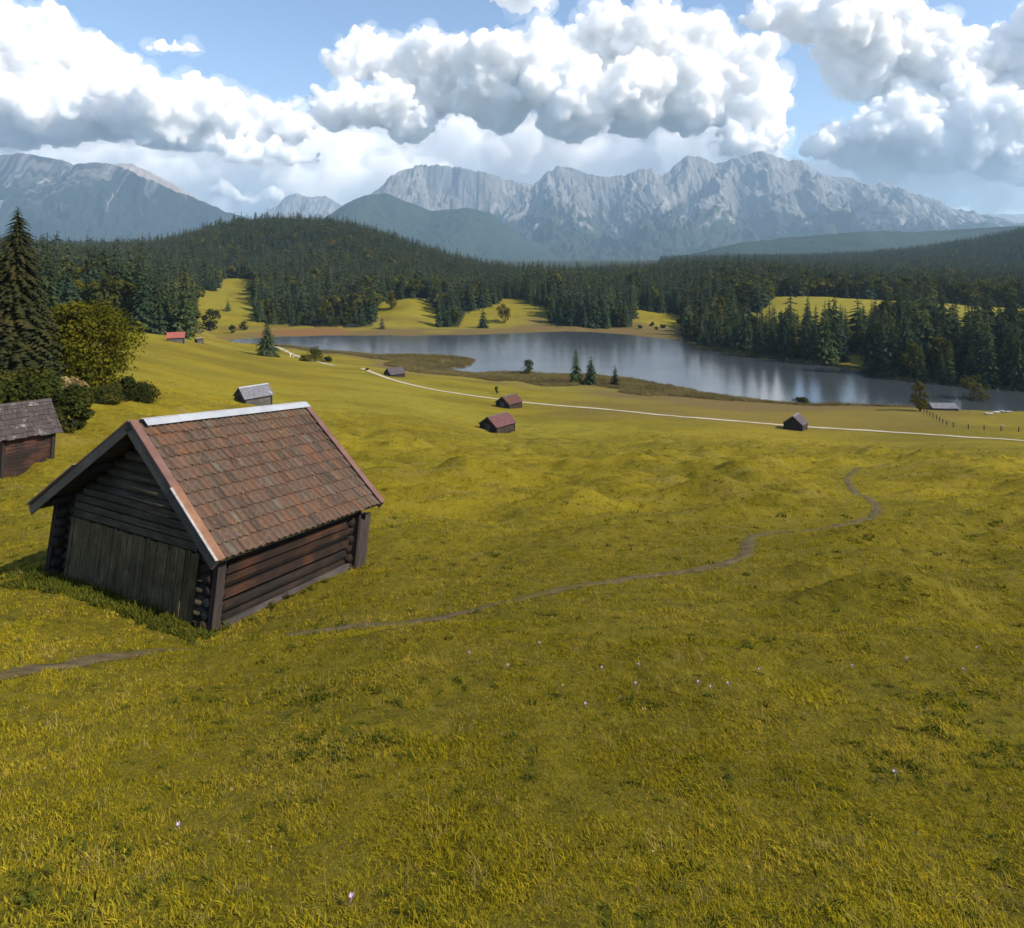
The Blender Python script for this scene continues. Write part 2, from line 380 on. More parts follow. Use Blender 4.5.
n = NT('meadow'); pos = n.n('ShaderNodeNewGeometry').outputs['Position']
def mp(scale):
    m_ = n.n('ShaderNodeMapping'); n.set(m_.inputs[0], pos); m_.inputs['Scale'].default_value = scale; return m_.outputs[0]
big = n.noise(mp((.03, .055, .03)), 1.0, 4, .6); mid = n.noise(mp((.25, .5, .25)), 1.0, 5, .62); fine = n.noise(mp((3, 3, 3)), 1.0, 6, .7); vfine = n.noise(mp((28, 28, 28)), 1.0, 4, .7)
G_DARK, G_MID, G_GOLD, G_DRY = (.092, .076, .007), (.185, .150, .011), (.228, .178, .012), (.205, .155, .040)
c = n.mix(n.ramp(fine, (.3, 0), (.68, 1)), G_DARK, G_MID)
c = n.mix(n.ramp(big, (.42, 0), (.62, .8)), c, G_GOLD)
c = n.mix(n.ramp(mid, (.55, 0), (.72, .75)), c, G_DRY)
c = n.mix(n.ramp(vfine, (.35, .65), (.6, 0)), c, (.55, .55, .5), 'MULTIPLY')
zones = n.attr('zones'); sep = n.n('ShaderNodeSeparateColor'); n.set(sep.inputs[0], zones.outputs['Color'])
dry = n.mix(fine, (.075, .056, .020), (.165, .115, .042)); rust = n.mix(fine, (.12, .055, .02), (.20, .11, .045))
c = n.mix(sep.outputs[0], c, dry)
c = n.mix(sep.outputs[2], c, n.mix(n.ramp(mid, (.4, 0), (.6, 1)), (.160, .142, .014), (.205, .172, .018)))
c = n.mix(n.attr('rust').outputs['Fac'], c, rust)
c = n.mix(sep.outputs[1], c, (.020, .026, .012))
hh = n.math('ADD', n.math('MULTIPLY', fine, .7), n.math('MULTIPLY', vfine, .25))
c = n.mix(n.attr('thatch_shade').outputs['Fac'], c, n.mix(n.ramp(fine, (.35, 0), (.65, 1)), (.075, .063, .006), (.14, .115, .009)))  # darker soil tone under the near grass, shade between blades painted in
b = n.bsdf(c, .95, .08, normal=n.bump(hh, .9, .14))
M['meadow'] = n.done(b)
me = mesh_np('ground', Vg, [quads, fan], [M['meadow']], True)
sdv = lake_sd(Vg[:, 0], Vg[:, 1]); pxv = pxof(Vg[:, 0], Vg[:, 1]); yv = Vg[:, 1]
nz = fbm(Vg[:, 0] * .03, Vg[:, 1] * .05, 4, 81)
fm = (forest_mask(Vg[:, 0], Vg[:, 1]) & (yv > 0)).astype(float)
# dry sedge around the water and on the slope beyond the road
edge = np.interp(pxv, [-200, 240, 300, 350, 400, 430, 470, 520, 620, 760, 860, 930, 1100], [4, 4, 10, 20, 30, 26, 22, 40, 42, 34, 14, 6, 6])
dryz = np.clip(sstep(edge + 8, edge - 4, sdv + 5 * nz), 0, 1) * (sdv < 90)
farz = sstep(395, 320, yv) * 0
far_dry = sstep(60, 5, sdv + 30 * nz) * (yv > 320) * (pxv < 700)
dryz = np.maximum(dryz, far_dry * .9)
slope_dry = sstep(132, 150, yv) * sstep(205, 180, yv) * sstep(500, 620, pxv) * sstep(1010, 930, pxv) * .5
dryz = np.maximum(dryz, slope_dry)
dryz = np.where(yv > 2500, 0, dryz)
goldz = sstep(-.1, .5, fbm(Vg[:, 0] * .02 + 9, Vg[:, 1] * .035, 3, 85)) * .8 * sstep(60, 110, yv) * (sdv > 8) * sstep(760, 480, pxv)
goldz = np.maximum(goldz, (yv > 250) * (pxv > 700) * (fm < .5) * (yv < 700) * .9)
goldz = np.maximum(goldz, sstep(385, 400, yv) * (yv < 700) * (pxv < 700) * (fm < .5) * sstep(-.5, .3, nz) * .8)
rustz = sstep(26, 5, np.abs(sdv - 16) + 8 * nz) * (yv > 330) * sstep(240, 290, pxv) * sstep(370, 330, pxv)
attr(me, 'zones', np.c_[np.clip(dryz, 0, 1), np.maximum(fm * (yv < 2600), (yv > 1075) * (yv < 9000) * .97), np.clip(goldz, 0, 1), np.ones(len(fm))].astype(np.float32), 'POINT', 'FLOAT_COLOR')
attr(me, 'thatch_shade', (sstep(48, 10, np.hypot(Vg[:, 0], Vg[:, 1])) * .85).astype(np.float32))  # painted darkening fades with distance from the camera
attr(me, 'rust', np.clip(rustz, 0, 1).astype(np.float32))
tag(link(bpy.data.objects.new('ground', me)), 'rolling yellow green alpine meadow with hummocks', 'ground', kind='structure')

# lake
n = NT('lake_water'); v = n.coord((1, 1, 1)); w1 = n.noise(n.coord((.35, .8, 1)), 1.0, 4, .6); w2 = n.noise(n.coord((.012, .03, 1)), 1.0, 3)
ripple = n.math('MULTIPLY', w1, n.ramp(w2, (.38, .25), (.62, 1)))
b = n.bsdf((.034, .042, .047), .16, .5, normal=n.bump(ripple, .42, .13)); b.inputs['IOR'].default_value = 5.0
M['water'] = n.done(b)
L0 = np.array([[-420, 150, LAKE], [520, 150, LAKE], [520, 480, LAKE], [-420, 480, LAKE]])
# water sheet cut to the outline with a small margin under the banks
ctr = shore.mean(0)
bm = bmesh.new(); vs = [bm.verts.new((p[0], p[1], LAKE)) for p in shore]; f = bm.faces.new(vs); bmesh.ops.triangulate(bm, faces=[f]); bmesh.ops.recalc_face_normals(bm, faces=bm.faces)
for f in bm.faces:
    if f.normal.z < 0: f.normal_flip()
me = bpy.data.meshes.new('lake'); bm.to_mesh(me); bm.free(); me.materials.append(M['water'])
tag(link(bpy.data.objects.new('lake', me)), 'calm silvery lake below the meadow', 'lake', kind='structure')

def ribbon(name, pts, width, mat, lift, ragged=.25, seed=5):
    d = np.gradient(pts, axis=0); d /= np.linalg.norm(d, axis=1)[:, None] + 1e-9; nrm = np.c_[-d[:, 1], d[:, 0]]
    cols = np.linspace(-1, 1, 7); i = np.arange(len(pts)) * .35; V = []
    for k, cc in enumerate(cols):
        w = width / 2 * (1 + ragged * perlin(i * (1.0 if cc < 0 else 1.13), i * 0 + (3 if cc < 0 else 9), seed) * 1.5) * cc
        P = pts + nrm * w[:, None]; V.append(np.c_[P, H(P[:, 0], P[:, 1]) + lift - .02 * abs(cc)])
    V = np.stack(V, 1); m, k = V.shape[:2]; I = np.arange(m * k).reshape(m, k)
    Q = np.stack([I[:-1, :-1], I[:-1, 1:], I[1:, 1:], I[1:, :-1]], -1).reshape(-1, 4)
    me = mesh_np(name, V.reshape(-1, 3), [Q], [mat], True)
    return link(bpy.data.objects.new(name, me))
n = NT('trodden_earth'); g = n.noise(n.coord(), 3.5, 6, .7); g2 = n.noise(n.coord(), .8, 3)
c = n.mix(n.ramp(g, (.35, 0), (.65, 1)), (.055, .042, .020), (.125, .095, .046)); c = n.mix(n.ramp(g2, (.5, 0), (.65, .7)), c, (.10, .085, .014))
M['earth'] = n.done(n.bsdf(c, .95, .1, normal=n.bump(g, .8, .05)))
M['gravel'] = plain('pale_gravel', (.30, .26, .19), (.42, .37, .27), 2.0, .95)
def fine_pts(P, step):
    P = np.asarray(P); s = np.r_[0, np.cumsum(np.linalg.norm(np.diff(P, axis=0), axis=1))]; t = np.arange(0, s[-1], step)
    return np.c_[np.interp(t, s, P[:, 0]), np.interp(t, s, P[:, 1])]
tag(ribbon('footpath', fine_pts(trail, .18), .42, M['earth'], .030, .45), 'narrow trodden earth footpath winding through the meadow', 'footpath', kind='structure')
tag(ribbon('gravel_road', fine_pts(road, 1.0), 1.9, M['gravel'], .10, .12), 'pale gravel road crossing the meadow above the lake', 'road', kind='structure')
tag(ribbon('gravel_road', fine_pts(road2, 1.0), 1.9, M['gravel'], .10, .12), 'short pale stretch of gravel road beside the round shrub', 'road', kind='structure')

# ------------------------------------------------------------------ mountains
def rockmat(name, green_top, rock, green, scree, kh=1.7):
    n = NT(name); uv = n.attr('run').outputs['Vector']
    def m3(sc):
        m_ = n.n('ShaderNodeMapping'); n.set(m_.inputs[0], uv); m_.inputs['Scale'].default_value = sc; return m_.outputs[0]
    st = n.noise(m3((.012, .0016, 1)), 1.0, 5, .6, .6); bl = n.noise(m3((.0022, .0022, 1)), 1.0, 5, .65); fn = n.noise(m3((.02, .02, 1)), 1.0, 4, .7)
    steep = n.attr('steep').outputs['Fac']; hgt = n.attr('hgt').outputs['Fac']
    rockc = n.mix(n.ramp(fn, (.3, 0), (.7, 1)), tuple(q * .62 for q in rock), rock)
    rockc = n.mix(n.ramp(st, (.48, 0), (.70, .85)), rockc, scree)
    g = n.math('ADD', n.math('MULTIPLY', bl, 1.1), n.math('MULTIPLY', n.math('SUBTRACT', .5, st), 1.7))
    g = n.math('ADD', g, n.math('MULTIPLY', n.math('SUBTRACT', green_top, hgt), kh))
    c = n.mix(n.ramp(g, (.48, 0), (.66, 1)), rockc, n.mix(fn, tuple(q * .6 for q in green), green))
    return n.done(n.bsdf(c, .95, .05, normal=n.bump(fn, .6, 30)))
M['rock'] = rockmat('limestone', .40, (.145, .143, .138), (.030, .044, .028), (.255, .243, .23))
M['rock_green'] = rockmat('wooded_limestone', .86, (.065, .065, .065), (.018, .029, .023), (.24, .23, .22), .75)
M['rock_sunlit'] = rockmat('sunlit_limestone', .10, (.30, .24, .19), (.06, .06, .03), (.36, .30, .25))  # paler warm copy of the limestone, sunlight put into its colour
M['rock_forest'] = rockmat('forest_slope', 1.35, (.30, .29, .28), (.026, .044, .028), (.30, .30, .26))
def massif(name, label, sil, Y, D, mat, base=-50, seed=1, amp=1.0, jag=1.0, back=1400, ns=520, nd=150, rough=1.0):
    sil = np.array(sil, float); X = (sil[:, 0] - CX) / F * Y; Z = -(sil[:, 1] - HZ) / F * Y
    s = np.linspace(X[0], X[-1], ns); hc = np.interp(s, X, Z)
    k = np.hanning(7); k /= k.sum(); hs = np.convolve(np.pad(hc, 3, 'edge'), k, 'valid')
    hc = .5 * hc + .5 * hs + jag * (14 * fbm(s / 260., s * 0, 4, seed) + 12 * np.maximum(ridged(s / 150., s * 0 + 3, 3, seed + 3), -.5))
    taper = sstep(0, .06, (s - s[0]) / (s[-1] - s[0])) * sstep(1, .94, (s - s[0]) / (s[-1] - s[0]))
    yc = Y + 260 * fbm(s / 1500., s * 0 + 5, 3, seed + 7)
    t = np.r_[-np.linspace(1, 0, 30, endpoint=False) ** 1.2, np.linspace(0, 1, nd) ** 1.15]
    S, T = np.meshgrid(s, t); HC = np.broadcast_to(hc, S.shape); YC = np.broadcast_to(yc, S.shape); TP = np.broadcast_to(taper, S.shape)
    run = np.where(T >= 0, T * D, -T * back); dn = np.abs(T)
    rel = HC - base
    prof = (1 - dn) * .62 + .38 * (1 - dn) ** 2.4      # steep walls above, aprons below
    warp = 300 * fbm(S / 620., run / 620., 4, seed + 11)
    q = S + warp + .55 * run * np.sin(S / 640. + 1.3 * fbm(S / 1100., S * 0, 2, seed + 50) + seed)
    spur = np.minimum(ridged(q / 1500., run / 4200. + 2, 2, seed + 20, .35) - .95, .1) * 430 + np.minimum(ridged(q / 520., run / 1700., 3, seed + 23, .5) - .9, .2) * 66 + (ridged(q / 150., run / 420., 3, seed + 26) - .6) * 14 * rough
    env = np.sin(np.clip(dn * 1.25, 0, 1) * math.pi) ** .7 * .9 + .14 * (dn < .9) * np.minimum(dn * 14, 1)
    Zm = base + rel * prof + amp * spur * env * np.clip(rel / 900., .12, 1.1) + rough * (30 * fbm(S / 70., run / 70., 3, seed + 30) + 70 * (fbm(S / 330., run / 260., 4, seed + 40) - .35)) * np.minimum(dn * 20, 1) * np.clip(rel / 900, .1, 1)
    Zm = np.maximum(Zm, base - 20) * TP + (base - 20) * (1 - TP)
    Xm = S - (S - S.mean()) * .0; Ym = YC - np.where(T >= 0, run, -run)
    # let walls lean out along spurs a little
    V = np.c_[Xm.ravel(), Ym.ravel(), Zm.ravel()]; nt, m = S.shape; I = np.arange(nt * m).reshape(nt, m)
    Q = np.stack([I[:-1, :-1], I[1:, :-1], I[1:, 1:], I[:-1, 1:]], -1).reshape(-1, 4)
    me = mesh_np(name, V, [Q], [mat], True)
    attr(me, 'run', np.c_[q.ravel(), run.ravel(), S.ravel() * 0].astype(np.float32), 'POINT', 'FLOAT_VECTOR')
    attr(me, 'hgt', ((Zm - base) / (Z.max() - base)).ravel().astype(np.float32)); attr(me, 'steep', dn.ravel().astype(np.float32))
    return tag(link(bpy.data.objects.new(name, me)), label, 'mountain', kind='structure')
massif('mountain', 'blue wooded mountain with pale rock gullies behind the left forest', [(-260, 215), (-160, 190), (-60, 168), (0, 160), (20, 154), (40, 158), (58, 160), (75, 166), (100, 163.5), (130, 171), (160, 184), (200, 201), (235, 215), (280, 232), (330, 250), (380, 258)], 7000, 2600, M['rock_green'], seed=3, amp=1.0)
massif('mountain', 'pale sunlit crest peeping out behind the left mountain', [(60, 185), (95, 172), (112, 168), (121, 164.5), (136, 165.5), (152, 173), (178, 187), (205, 203), (240, 222)], 9300, 2000, M['rock_sunlit'], seed=14, amp=.8, ns=200, nd=80)
massif('mountain', 'small far double peak above the wooded hill', [(230, 238), (262, 216), (278, 206), (285, 197.5), (296, 193.5), (308, 198), (318, 198), (326, 196.5), (342, 206), (370, 222), (400, 240)], 11500, 2200, M['rock'], seed=25, amp=.7, ns=220, nd=80)
massif('mountain', 'rocky grey peak standing behind the forested foothill', [(330, 226), (360, 205), (380, 190), (390, 178), (405, 170), (420, 163.5), (440, 166), (460, 169), (480, 174), (500, 179), (518, 183), (540, 187), (570, 200), (610, 225)], 9000, 2600, M['rock'], seed=37, jag=1.6)
massif('mountain', 'long pale limestone range with jagged crest rising over the lake', [(470, 240), (500, 216), (515, 204), (530, 190), (548, 172), (560, 164), (574, 169), (600, 178), (625, 178), (640, 170), (654, 170), (662, 179), (680, 161), (690, 156), (705, 159), (720, 163), (736, 159), (752, 155), (780, 160), (800, 165), (820, 176), (850, 181), (862, 188), (890, 184), (920, 195), (950, 207), (985, 217), (1015, 226), (1060, 240)], 8400, 2900, M['rock'], seed=48, jag=1.6, ns=900, nd=190)
massif('mountain', 'dim distant range at the right edge', [(900, 235), (955, 220), (990, 214), (1024, 214.5), (1080, 211), (1200, 218), (1300, 235)], 12500, 1800, M['rock'], seed=59, amp=.6, ns=200, nd=60)
massif('mountain', 'blue forested foothill in front of the grey peak', [(255, 250), (300, 236), (330, 216), (345, 206), (366, 196), (386, 193.5), (402, 200), (430, 211), (470, 208.5), (492, 214), (520, 235), (552, 250), (590, 264)], 6200, 1500, M['rock_forest'], seed=71, jag=.35, amp=.75, rough=.5, ns=300)
massif('hills', 'dark hazy wooded ridge in front of the long range', [(600, 275), (650, 268), (690, 254), (720, 246), (760, 241), (800, 237), (840, 234), (870, 231.5), (905, 230), (940, 231), (975, 229), (1024, 226), (1100, 222), (1250, 240)], 3500, 900, M['rock_forest'], base=-60, seed=83, jag=.25, amp=.4, back=700, rough=.5, ns=400, nd=90)

# ------------------------------------------------------------------ trees
def spruce_geo(h, rmax, layers, nb, sub, seed, low=.06, droop=.22, pw=.85):
    """returns V, quads, tint and trunk V, quads; branches are drooping, jagged sprays"""
    r = np.random.default_rng(seed); V = []; tint = []; off = r.uniform(-.02, .02, 2) * h
    for L in range(layers):
        t = (L + r.uniform(-.3, .3)) / (layers - 1); t = min(max(t, 0), .995)
        z = h * (low + (1 - low) * t); R_ = rmax * ((1 - t) ** pw * (.92 + .16 * r.random()) + .012)
        k = max(4, int(nb * (.45 + .55 * (1 - t)))); a0 = r.uniform(0, 6.3)
        for b in range(k):
            a = a0 + 6.283 * (b + r.uniform(-.35, .35)) / k; rb = R_ * r.uniform(.62, 1.15)
            d = np.array([math.cos(a), math.sin(a), 0]); p = np.array([-d[1], d[0], 0]); tn = r.random()
            zc = z + r.uniform(-.85, .85) * h / layers
            for s in range(sub):
                u0, u1 = s / sub, (s + 1.25) / sub
                w = rb * (.30 if sub == 1 else .34 if sub < 5 else .22) * (1 - .55 * u0) * r.uniform(.7, 1.3)
                def c_(u): return d * rb * u + np.array([0, 0, zc + rb * (.16 * u - droop * 2.2 * u * u)])
                a_, e_ = c_(u0), c_(min(u1, 1.05)); hang = np.array([0, 0, -w * .55])
                m_ = (a_ * .45 + e_ * .55)
                V += [a_, m_ + p * w + hang * r.uniform(.5, 1.4), e_, m_ + np.array([0, 0, .05 * w])]
                V += [a_, m_ + np.array([0, 0, .05 * w]), e_, m_ - p * w + hang * r.uniform(.5, 1.4)]
                tint += [tn * .7 + .3 * u0] * 8
    V = np.array(V); V[:, 0] += off[0] * 0; Q = np.arange(len(V)).reshape(-1, 4)
    # trunk + inner dark cone
    n8 = 6; TV = []; 
    for i, (tz, tr) in enumerate([(-.5, .022 * h * .75), (h * .5, .012 * h), (h * .98, .002 * h)]):
        for k in range(n8): TV.append((tr * math.cos(6.283 * k / n8), tr * math.sin(6.283 * k / n8), tz))
    TQ = [(i * n8 + k, i * n8 + (k + 1) % n8, (i + 1) * n8 + (k + 1) % n8, (i + 1) * n8 + k) for i in range(2) for k in range(n8)]
    return V, Q, np.array(tint), np.array(TV), np.array(TQ)
def spruce_mesh(name, mat, *a, **k):
    V, Q, t, TV, TQ = spruce_geo(*a, **k)
    me = mesh_np(name, np.r_[V, TV], [Q, TQ + len(V)], [mat, M['bark']], False, np.r_[np.zeros(len(Q)), np.ones(len(TQ))])
    attr(me, 'tint', np.r_[t, np.zeros(len(TV))].astype(np.float32)); return me
def spruce_tree(label, cat, loc, *a, mat='spruce', rz=0, group=None, **k):
    V, Q, t, TV, TQ = spruce_geo(*a, **k); e = empty('spruce_tree', loc, rz); tag(e, label, cat, group)
    me = mesh_np('crown', V, [Q], [M[mat]], False); attr(me, 'tint', t.astype(np.float32)); link(bpy.data.objects.new('crown', me), e)
    link(bpy.data.objects.new('trunk', mesh_np('trunk', TV, [TQ], [M['bark']], True)), e)
    return e
def broad_geo(h, w, lobes, nleaf, leaf, seed, low=.12, shape=1.0):
    """crown of leaf sprays held in uneven clumps; trunk with limbs"""
    r = np.random.default_rng(seed); C = []
    for i in range(lobes):
        t = r.uniform(0, 1); a = r.uniform(0, 6.283); u = r.random() ** .5
        env = math.sin(math.pi * (.12 + .80 * t)) ** .7
        C.append((u * env * w * .40 * math.cos(a), u * env * w * .40 * math.sin(a), h * (low + (1 - low) * (.12 + .76 * t)), w * r.uniform(.10, .20) * (1.15 - .35 * t)))
    C = np.array(C); per = r.integers(0, lobes, nleaf); c = C[per]
    d = r.normal(size=(nleaf, 3)); d /= np.linalg.norm(d, axis=1)[:, None]
    rad = c[:, 3] * (.55 + .55 * r.random(nleaf) ** .6)
    P = c[:, :3] + d * rad[:, None] * np.array([1.1, 1.1, .85])
    nrm = d + r.normal(size=(nleaf, 3)) * .55 + np.array([0, 0, .35]); nrm /= np.linalg.norm(nrm, axis=1)[:, None]
    a = np.cross(nrm, r.normal(size=(nleaf, 3))); a /= np.linalg.norm(a, axis=1)[:, None]; b = np.cross(nrm, a)
    s = leaf * r.uniform(.6, 1.35, nleaf)[:, None]
    V = np.stack([P - a * s, P + b * s * .55, P + a * s, P - b * s * .55], 1).reshape(-1, 3); V[:, 2] = np.maximum(V[:, 2], .02 * h)
    tint = np.repeat(np.clip(r.random(lobes)[per] * .6 + .4 * r.random(nleaf), 0, 1), 4)
    tb = MB(); tr = max(.035 * h, .05); tb.tube([(0, 0, -.4), (.02 * w, 0, h * .22), (-.01 * w, .01 * w, h * .5), (0, 0, h * .8)], [tr, tr * .75, tr * .45, tr * .12], 7)
    for i in r.permutation(lobes)[:min(lobes, 9)]:
        z0 = min(h * .55, C[i, 2] * r.uniform(.35, .6)); tb.tube([(0, 0, z0), tuple(C[i, :3] * np.array([.5, .5, 0]) + np.array([0, 0, (z0 + C[i, 2]) * .52])), tuple(C[i, :3])], [tr * .42, tr * .25, tr * .08], 5)
    return V, np.arange(len(V)).reshape(-1, 4), tint, tb
def broad_tree(name, label, cat, loc, *a, mat='leaf', rz=0, group=None, **k):
    V, Q, t, tb = broad_geo(*a, **k); e = empty(name, loc, rz); tag(e, label, cat, group)
    me = mesh_np('crown', V, [Q], [M[mat]], False); attr(me, 'tint', t.astype(np.float32)); link(bpy.data.objects.new('crown', me), e)
    tb.build('trunk', M['bark'], e, True); return e
def broad_mesh(name, mat, *a, **k):
    V, Q, t, tb = broad_geo(*a, **k); TV = np.array(tb.v); q4 = [f for f in tb.f if len(f) == 4]
    me = mesh_np(name, np.r_[V, TV], [Q, np.array(q4) + len(V)], [M[mat], M['bark']], False, np.r_[np.zeros(len(Q)), np.ones(len(q4))])
    attr(me, 'tint', np.r_[t, np.zeros(len(TV))].astype(np.float32)); return me
def hgt_px(p, px_h): return p[1] * px_h / F

# prototypes for the woods
SPR = [spruce_mesh('spruce_tree', M['spruce'], 20, rm, 26, 10, 3, 100 + i, droop=dr, pw=.74) for i, (rm, dr) in enumerate([(4.2, .22), (5.0, .26), (3.7, .2), (4.6, .3), (3.5, .22)])]
LOW = [spruce_mesh('spruce_far', M['spruce'], 20, rm, 14, 7, 1, 130 + i, pw=.66) for i, rm in enumerate([4.8, 5.6, 4.2, 5.0])]
BRD = [broad_mesh('broadleaf_tree', m, 13, 10, 16, 900, .75, 150 + i) for i, m in enumerate(['leaf_dark', 'leaf_mid', 'leaf_dark', 'leaf_mid'])]
BLO = [broad_mesh('broadleaf_far', m, 14, 11, 12, 240, 1.5, 160 + i) for i, m in enumerate(['leaf_dark', 'leaf_mid', 'leaf_gold'])]

def scatter(name, P, protos, scl, rot, pick, parent=None):
    """one object: points that carry instances of the prototypes"""
    me = bpy.data.meshes.new(name); P = np.asarray(P, np.float32); me.vertices.add(len(P)); me.vertices.foreach_set('co', P.ravel())
    attr(me, 'scl', np.asarray(scl, np.float32), 'POINT', 'FLOAT_VECTOR'); attr(me, 'rot', np.asarray(rot, np.float32), 'POINT', 'FLOAT_VECTOR'); attr(me, 'pick', np.asarray(pick, np.int32), 'POINT', 'INT')
    o = link(bpy.data.objects.new(name, me), parent)
    ng = bpy.data.node_groups.new(name + '_scatter', 'GeometryNodeTree'); ng.interface.new_socket('Geometry', in_out='INPUT', socket_type='NodeSocketGeometry'); ng.interface.new_socket('Geometry', in_out='OUTPUT', socket_type='NodeSocketGeometry')
    gi = ng.nodes.new('NodeGroupInput'); go = ng.nodes.new('NodeGroupOutput'); jn = ng.nodes.new('GeometryNodeJoinGeometry')
    def named(nm, typ):
        a = ng.nodes.new('GeometryNodeInputNamedAttribute'); a.data_type = typ; a.inputs[0].default_value = nm; return a.outputs[0]
    sc, ro, pk = named('scl', 'FLOAT_VECTOR'), named('rot', 'FLOAT_VECTOR'), named('pick', 'INT')
    for i, po in enumerate(protos):
        oi = ng.nodes.new('GeometryNodeObjectInfo'); oi.inputs['Object'].default_value = po; oi.inputs['As Instance'].default_value = True
        cmpn = ng.nodes.new('FunctionNodeCompare'); cmpn.data_type = 'INT'; cmpn.operation = 'EQUAL'; ng.links.new(pk, cmpn.inputs[2]); cmpn.inputs[3].default_value = i
        ip = ng.nodes.new('GeometryNodeInstanceOnPoints'); ng.links.new(gi.outputs[0], ip.inputs['Points']); ng.links.new(cmpn.outputs[0], ip.inputs['Selection'])
        ng.links.new(oi.outputs['Geometry'], ip.inputs['Instance']); ng.links.new(ro, ip.inputs['Rotation']); ng.links.new(sc, ip.inputs['Scale']); ng.links.new(ip.outputs[0], jn.inputs[0])
    ng.links.new(jn.outputs[0], go.inputs[0]); md = o.modifiers.new('scatter', 'NODES'); md.node_group = ng
    return o
def proto(me): return bpy.data.objects.new(me.name, me)      # stays out of the scene

def jitter_grid(x0, x1, y0, y1, step, seed):
    r = np.random.default_rng(seed); gx, gy = np.meshgrid(np.arange(x0, x1, step), np.arange(y0, y1, step)); gx, gy = gx.ravel(), gy.ravel()
    return gx + r.uniform(-.48, .48, len(gx)) * step, gy + r.uniform(-.48, .48, len(gx)) * step
tx, ty = jitter_grid(-760, 760, 205, 1090, 6.0, 1)
k = (np.abs(tx) < ty * .88 + 12) & forest_mask(tx, ty); tx, ty = tx[k], ty[k]
far_x, far_y = jitter_grid(120, 1650, 1090, 2380, 10.5, 2); k = (np.abs(far_x) < far_y * .84) & forest_mask(far_x, far_y); far_x, far_y = far_x[k], far_y[k]
tz = H(tx, ty); fz = H(far_x, far_y)
tpx = pxof(tx, ty); nzt = fbm(tx * .012, ty * .012, 3, 91)
# broadleaf trees among the spruces
pb = .12 + .34 * sstep(.1, .5, nzt) + .5 * ((tpx > 60) & (tpx < 130) & (ty < 330)) + .38 * ((tpx > 700) & (ty > 420)) + .30 * ((tpx > 560) & (tpx < 700) & (ty > 560)) + .25 * ((tpx > 250) & (tpx < 380) & (ty < 440))
isb = rng.random(len(tx)) < pb
size = np.where(isb, rng.uniform(.6, 1.1, len(tx)), rng.uniform(.55, 1.18, len(tx)))
size *= np.where((ty < 340) & (tpx < 215), np.interp(tpx, [100, 140, 190], [1.5, 1.35, 1.05]), 1.0) * np.where((tpx > 690) & (ty < 345), np.interp(ty, [230, 275, 330], [1.12, 1.08, .72]), 1.0) * (1 + .22 * np.clip(fbm(tx * .05, ty * .05, 2, 95), -.8, .8)) * np.where((ty < 425) & (tpx > 250) & (tpx < 370), .66, 1.0)
near = np.argsort(ty)
# what is seen: the first rows, nearest first
front_rank = np.full(len(tx), 1e9); order = np.argsort(ty)
seen = {}
for i in order:
    cell = int(tpx[i] // 7); seen[cell] = seen.get(cell, 0) + 1; front_rank[i] = seen[cell] * 1000 + ty[i]
si = [i for i in np.argsort(front_rank) if not isb[i] and -6 < tpx[i] < 1030][:292]; bi = [i for i in np.argsort(front_rank) if isb[i] and 0 < tpx[i] < 1024][:110]
single = np.zeros(len(tx), bool); single[si] = True; single[bi] = True
def region(px, y):
    if px < 225: return 'left'
    if px < 690: return 'far'
    return 'field' if y > 370 else 'right'
WL = {'left': ('dark spruce in the left wood at the meadow edge behind the red roofed hut', 'spruces of the left wood'),
      'far': ('dark spruce at the foot of the wooded hill beyond the lake', 'spruces beyond the lake'),
      'right': ('dark spruce in the dense row on the right bank of the lake', 'spruces of the right bank'),
      'field': ('dark spruce in the wood above the bright field on the right', 'spruces above the bright field')}
BL = {'left': ('round broadleaf tree among the spruces at the left edge of the meadow', 'broadleaf trees of the left wood'),
      'far': ('round broadleaf tree at the foot of the wooded hill beyond the lake', 'broadleaf trees beyond the lake'),
      'right': ('round broadleaf tree among the spruces on the right bank of the lake', 'broadleaf trees of the right bank'),
      'field': ('round broadleaf tree in the wood above the bright field on the right', 'broadleaf trees above the bright field')}
for lst, lib, words_, nm, cat in ((si, SPR, WL, 'spruce_tree', 'spruce'), (bi, BRD, BL, 'broadleaf_tree', 'tree')):
    for i in lst:
        o = bpy.data.objects.new(nm, lib[random.randrange(len(lib))]); o.location = (tx[i], ty[i], tz[i] - .2); s = size[i]
        o.scale = (s * random.uniform(.85, 1.15), s * random.uniform(.85, 1.15), s * random.uniform(.95, 1.1)); o.rotation_euler = (0, 0, random.uniform(0, 6.28)); link(o)
        lab, grp = words_[region(tpx[i], ty[i])]; tag(o, lab, cat, grp)
m = ~single
P = np.r_[np.c_[tx, ty, tz - .2][m], np.c_[far_x, far_y, fz - .2]]
sz = np.r_[size[m], rng.uniform(.65, 1.2, len(far_x))]; fb_ = np.r_[isb[m], rng.random(len(far_x)) < .12]
pick = np.where(fb_, 4 + rng.choice(3, len(P), p=[.55, .41, .04]), rng.integers(0, 4, len(P)))
scl = np.c_[sz * rng.uniform(.8, 1.3, len(P)), sz * rng.uniform(.8, 1.3, len(P)), sz * rng.uniform(.85, 1.15, len(P))]
tag(scatter('forest', P, [proto(q) for q in LOW + BLO], scl, np.c_[np.zeros((len(P), 2)), rng.uniform(0, 6.28, len(P))], pick), 'dense dark spruce forest covering the hills around the lake', 'forest', kind='stuff')

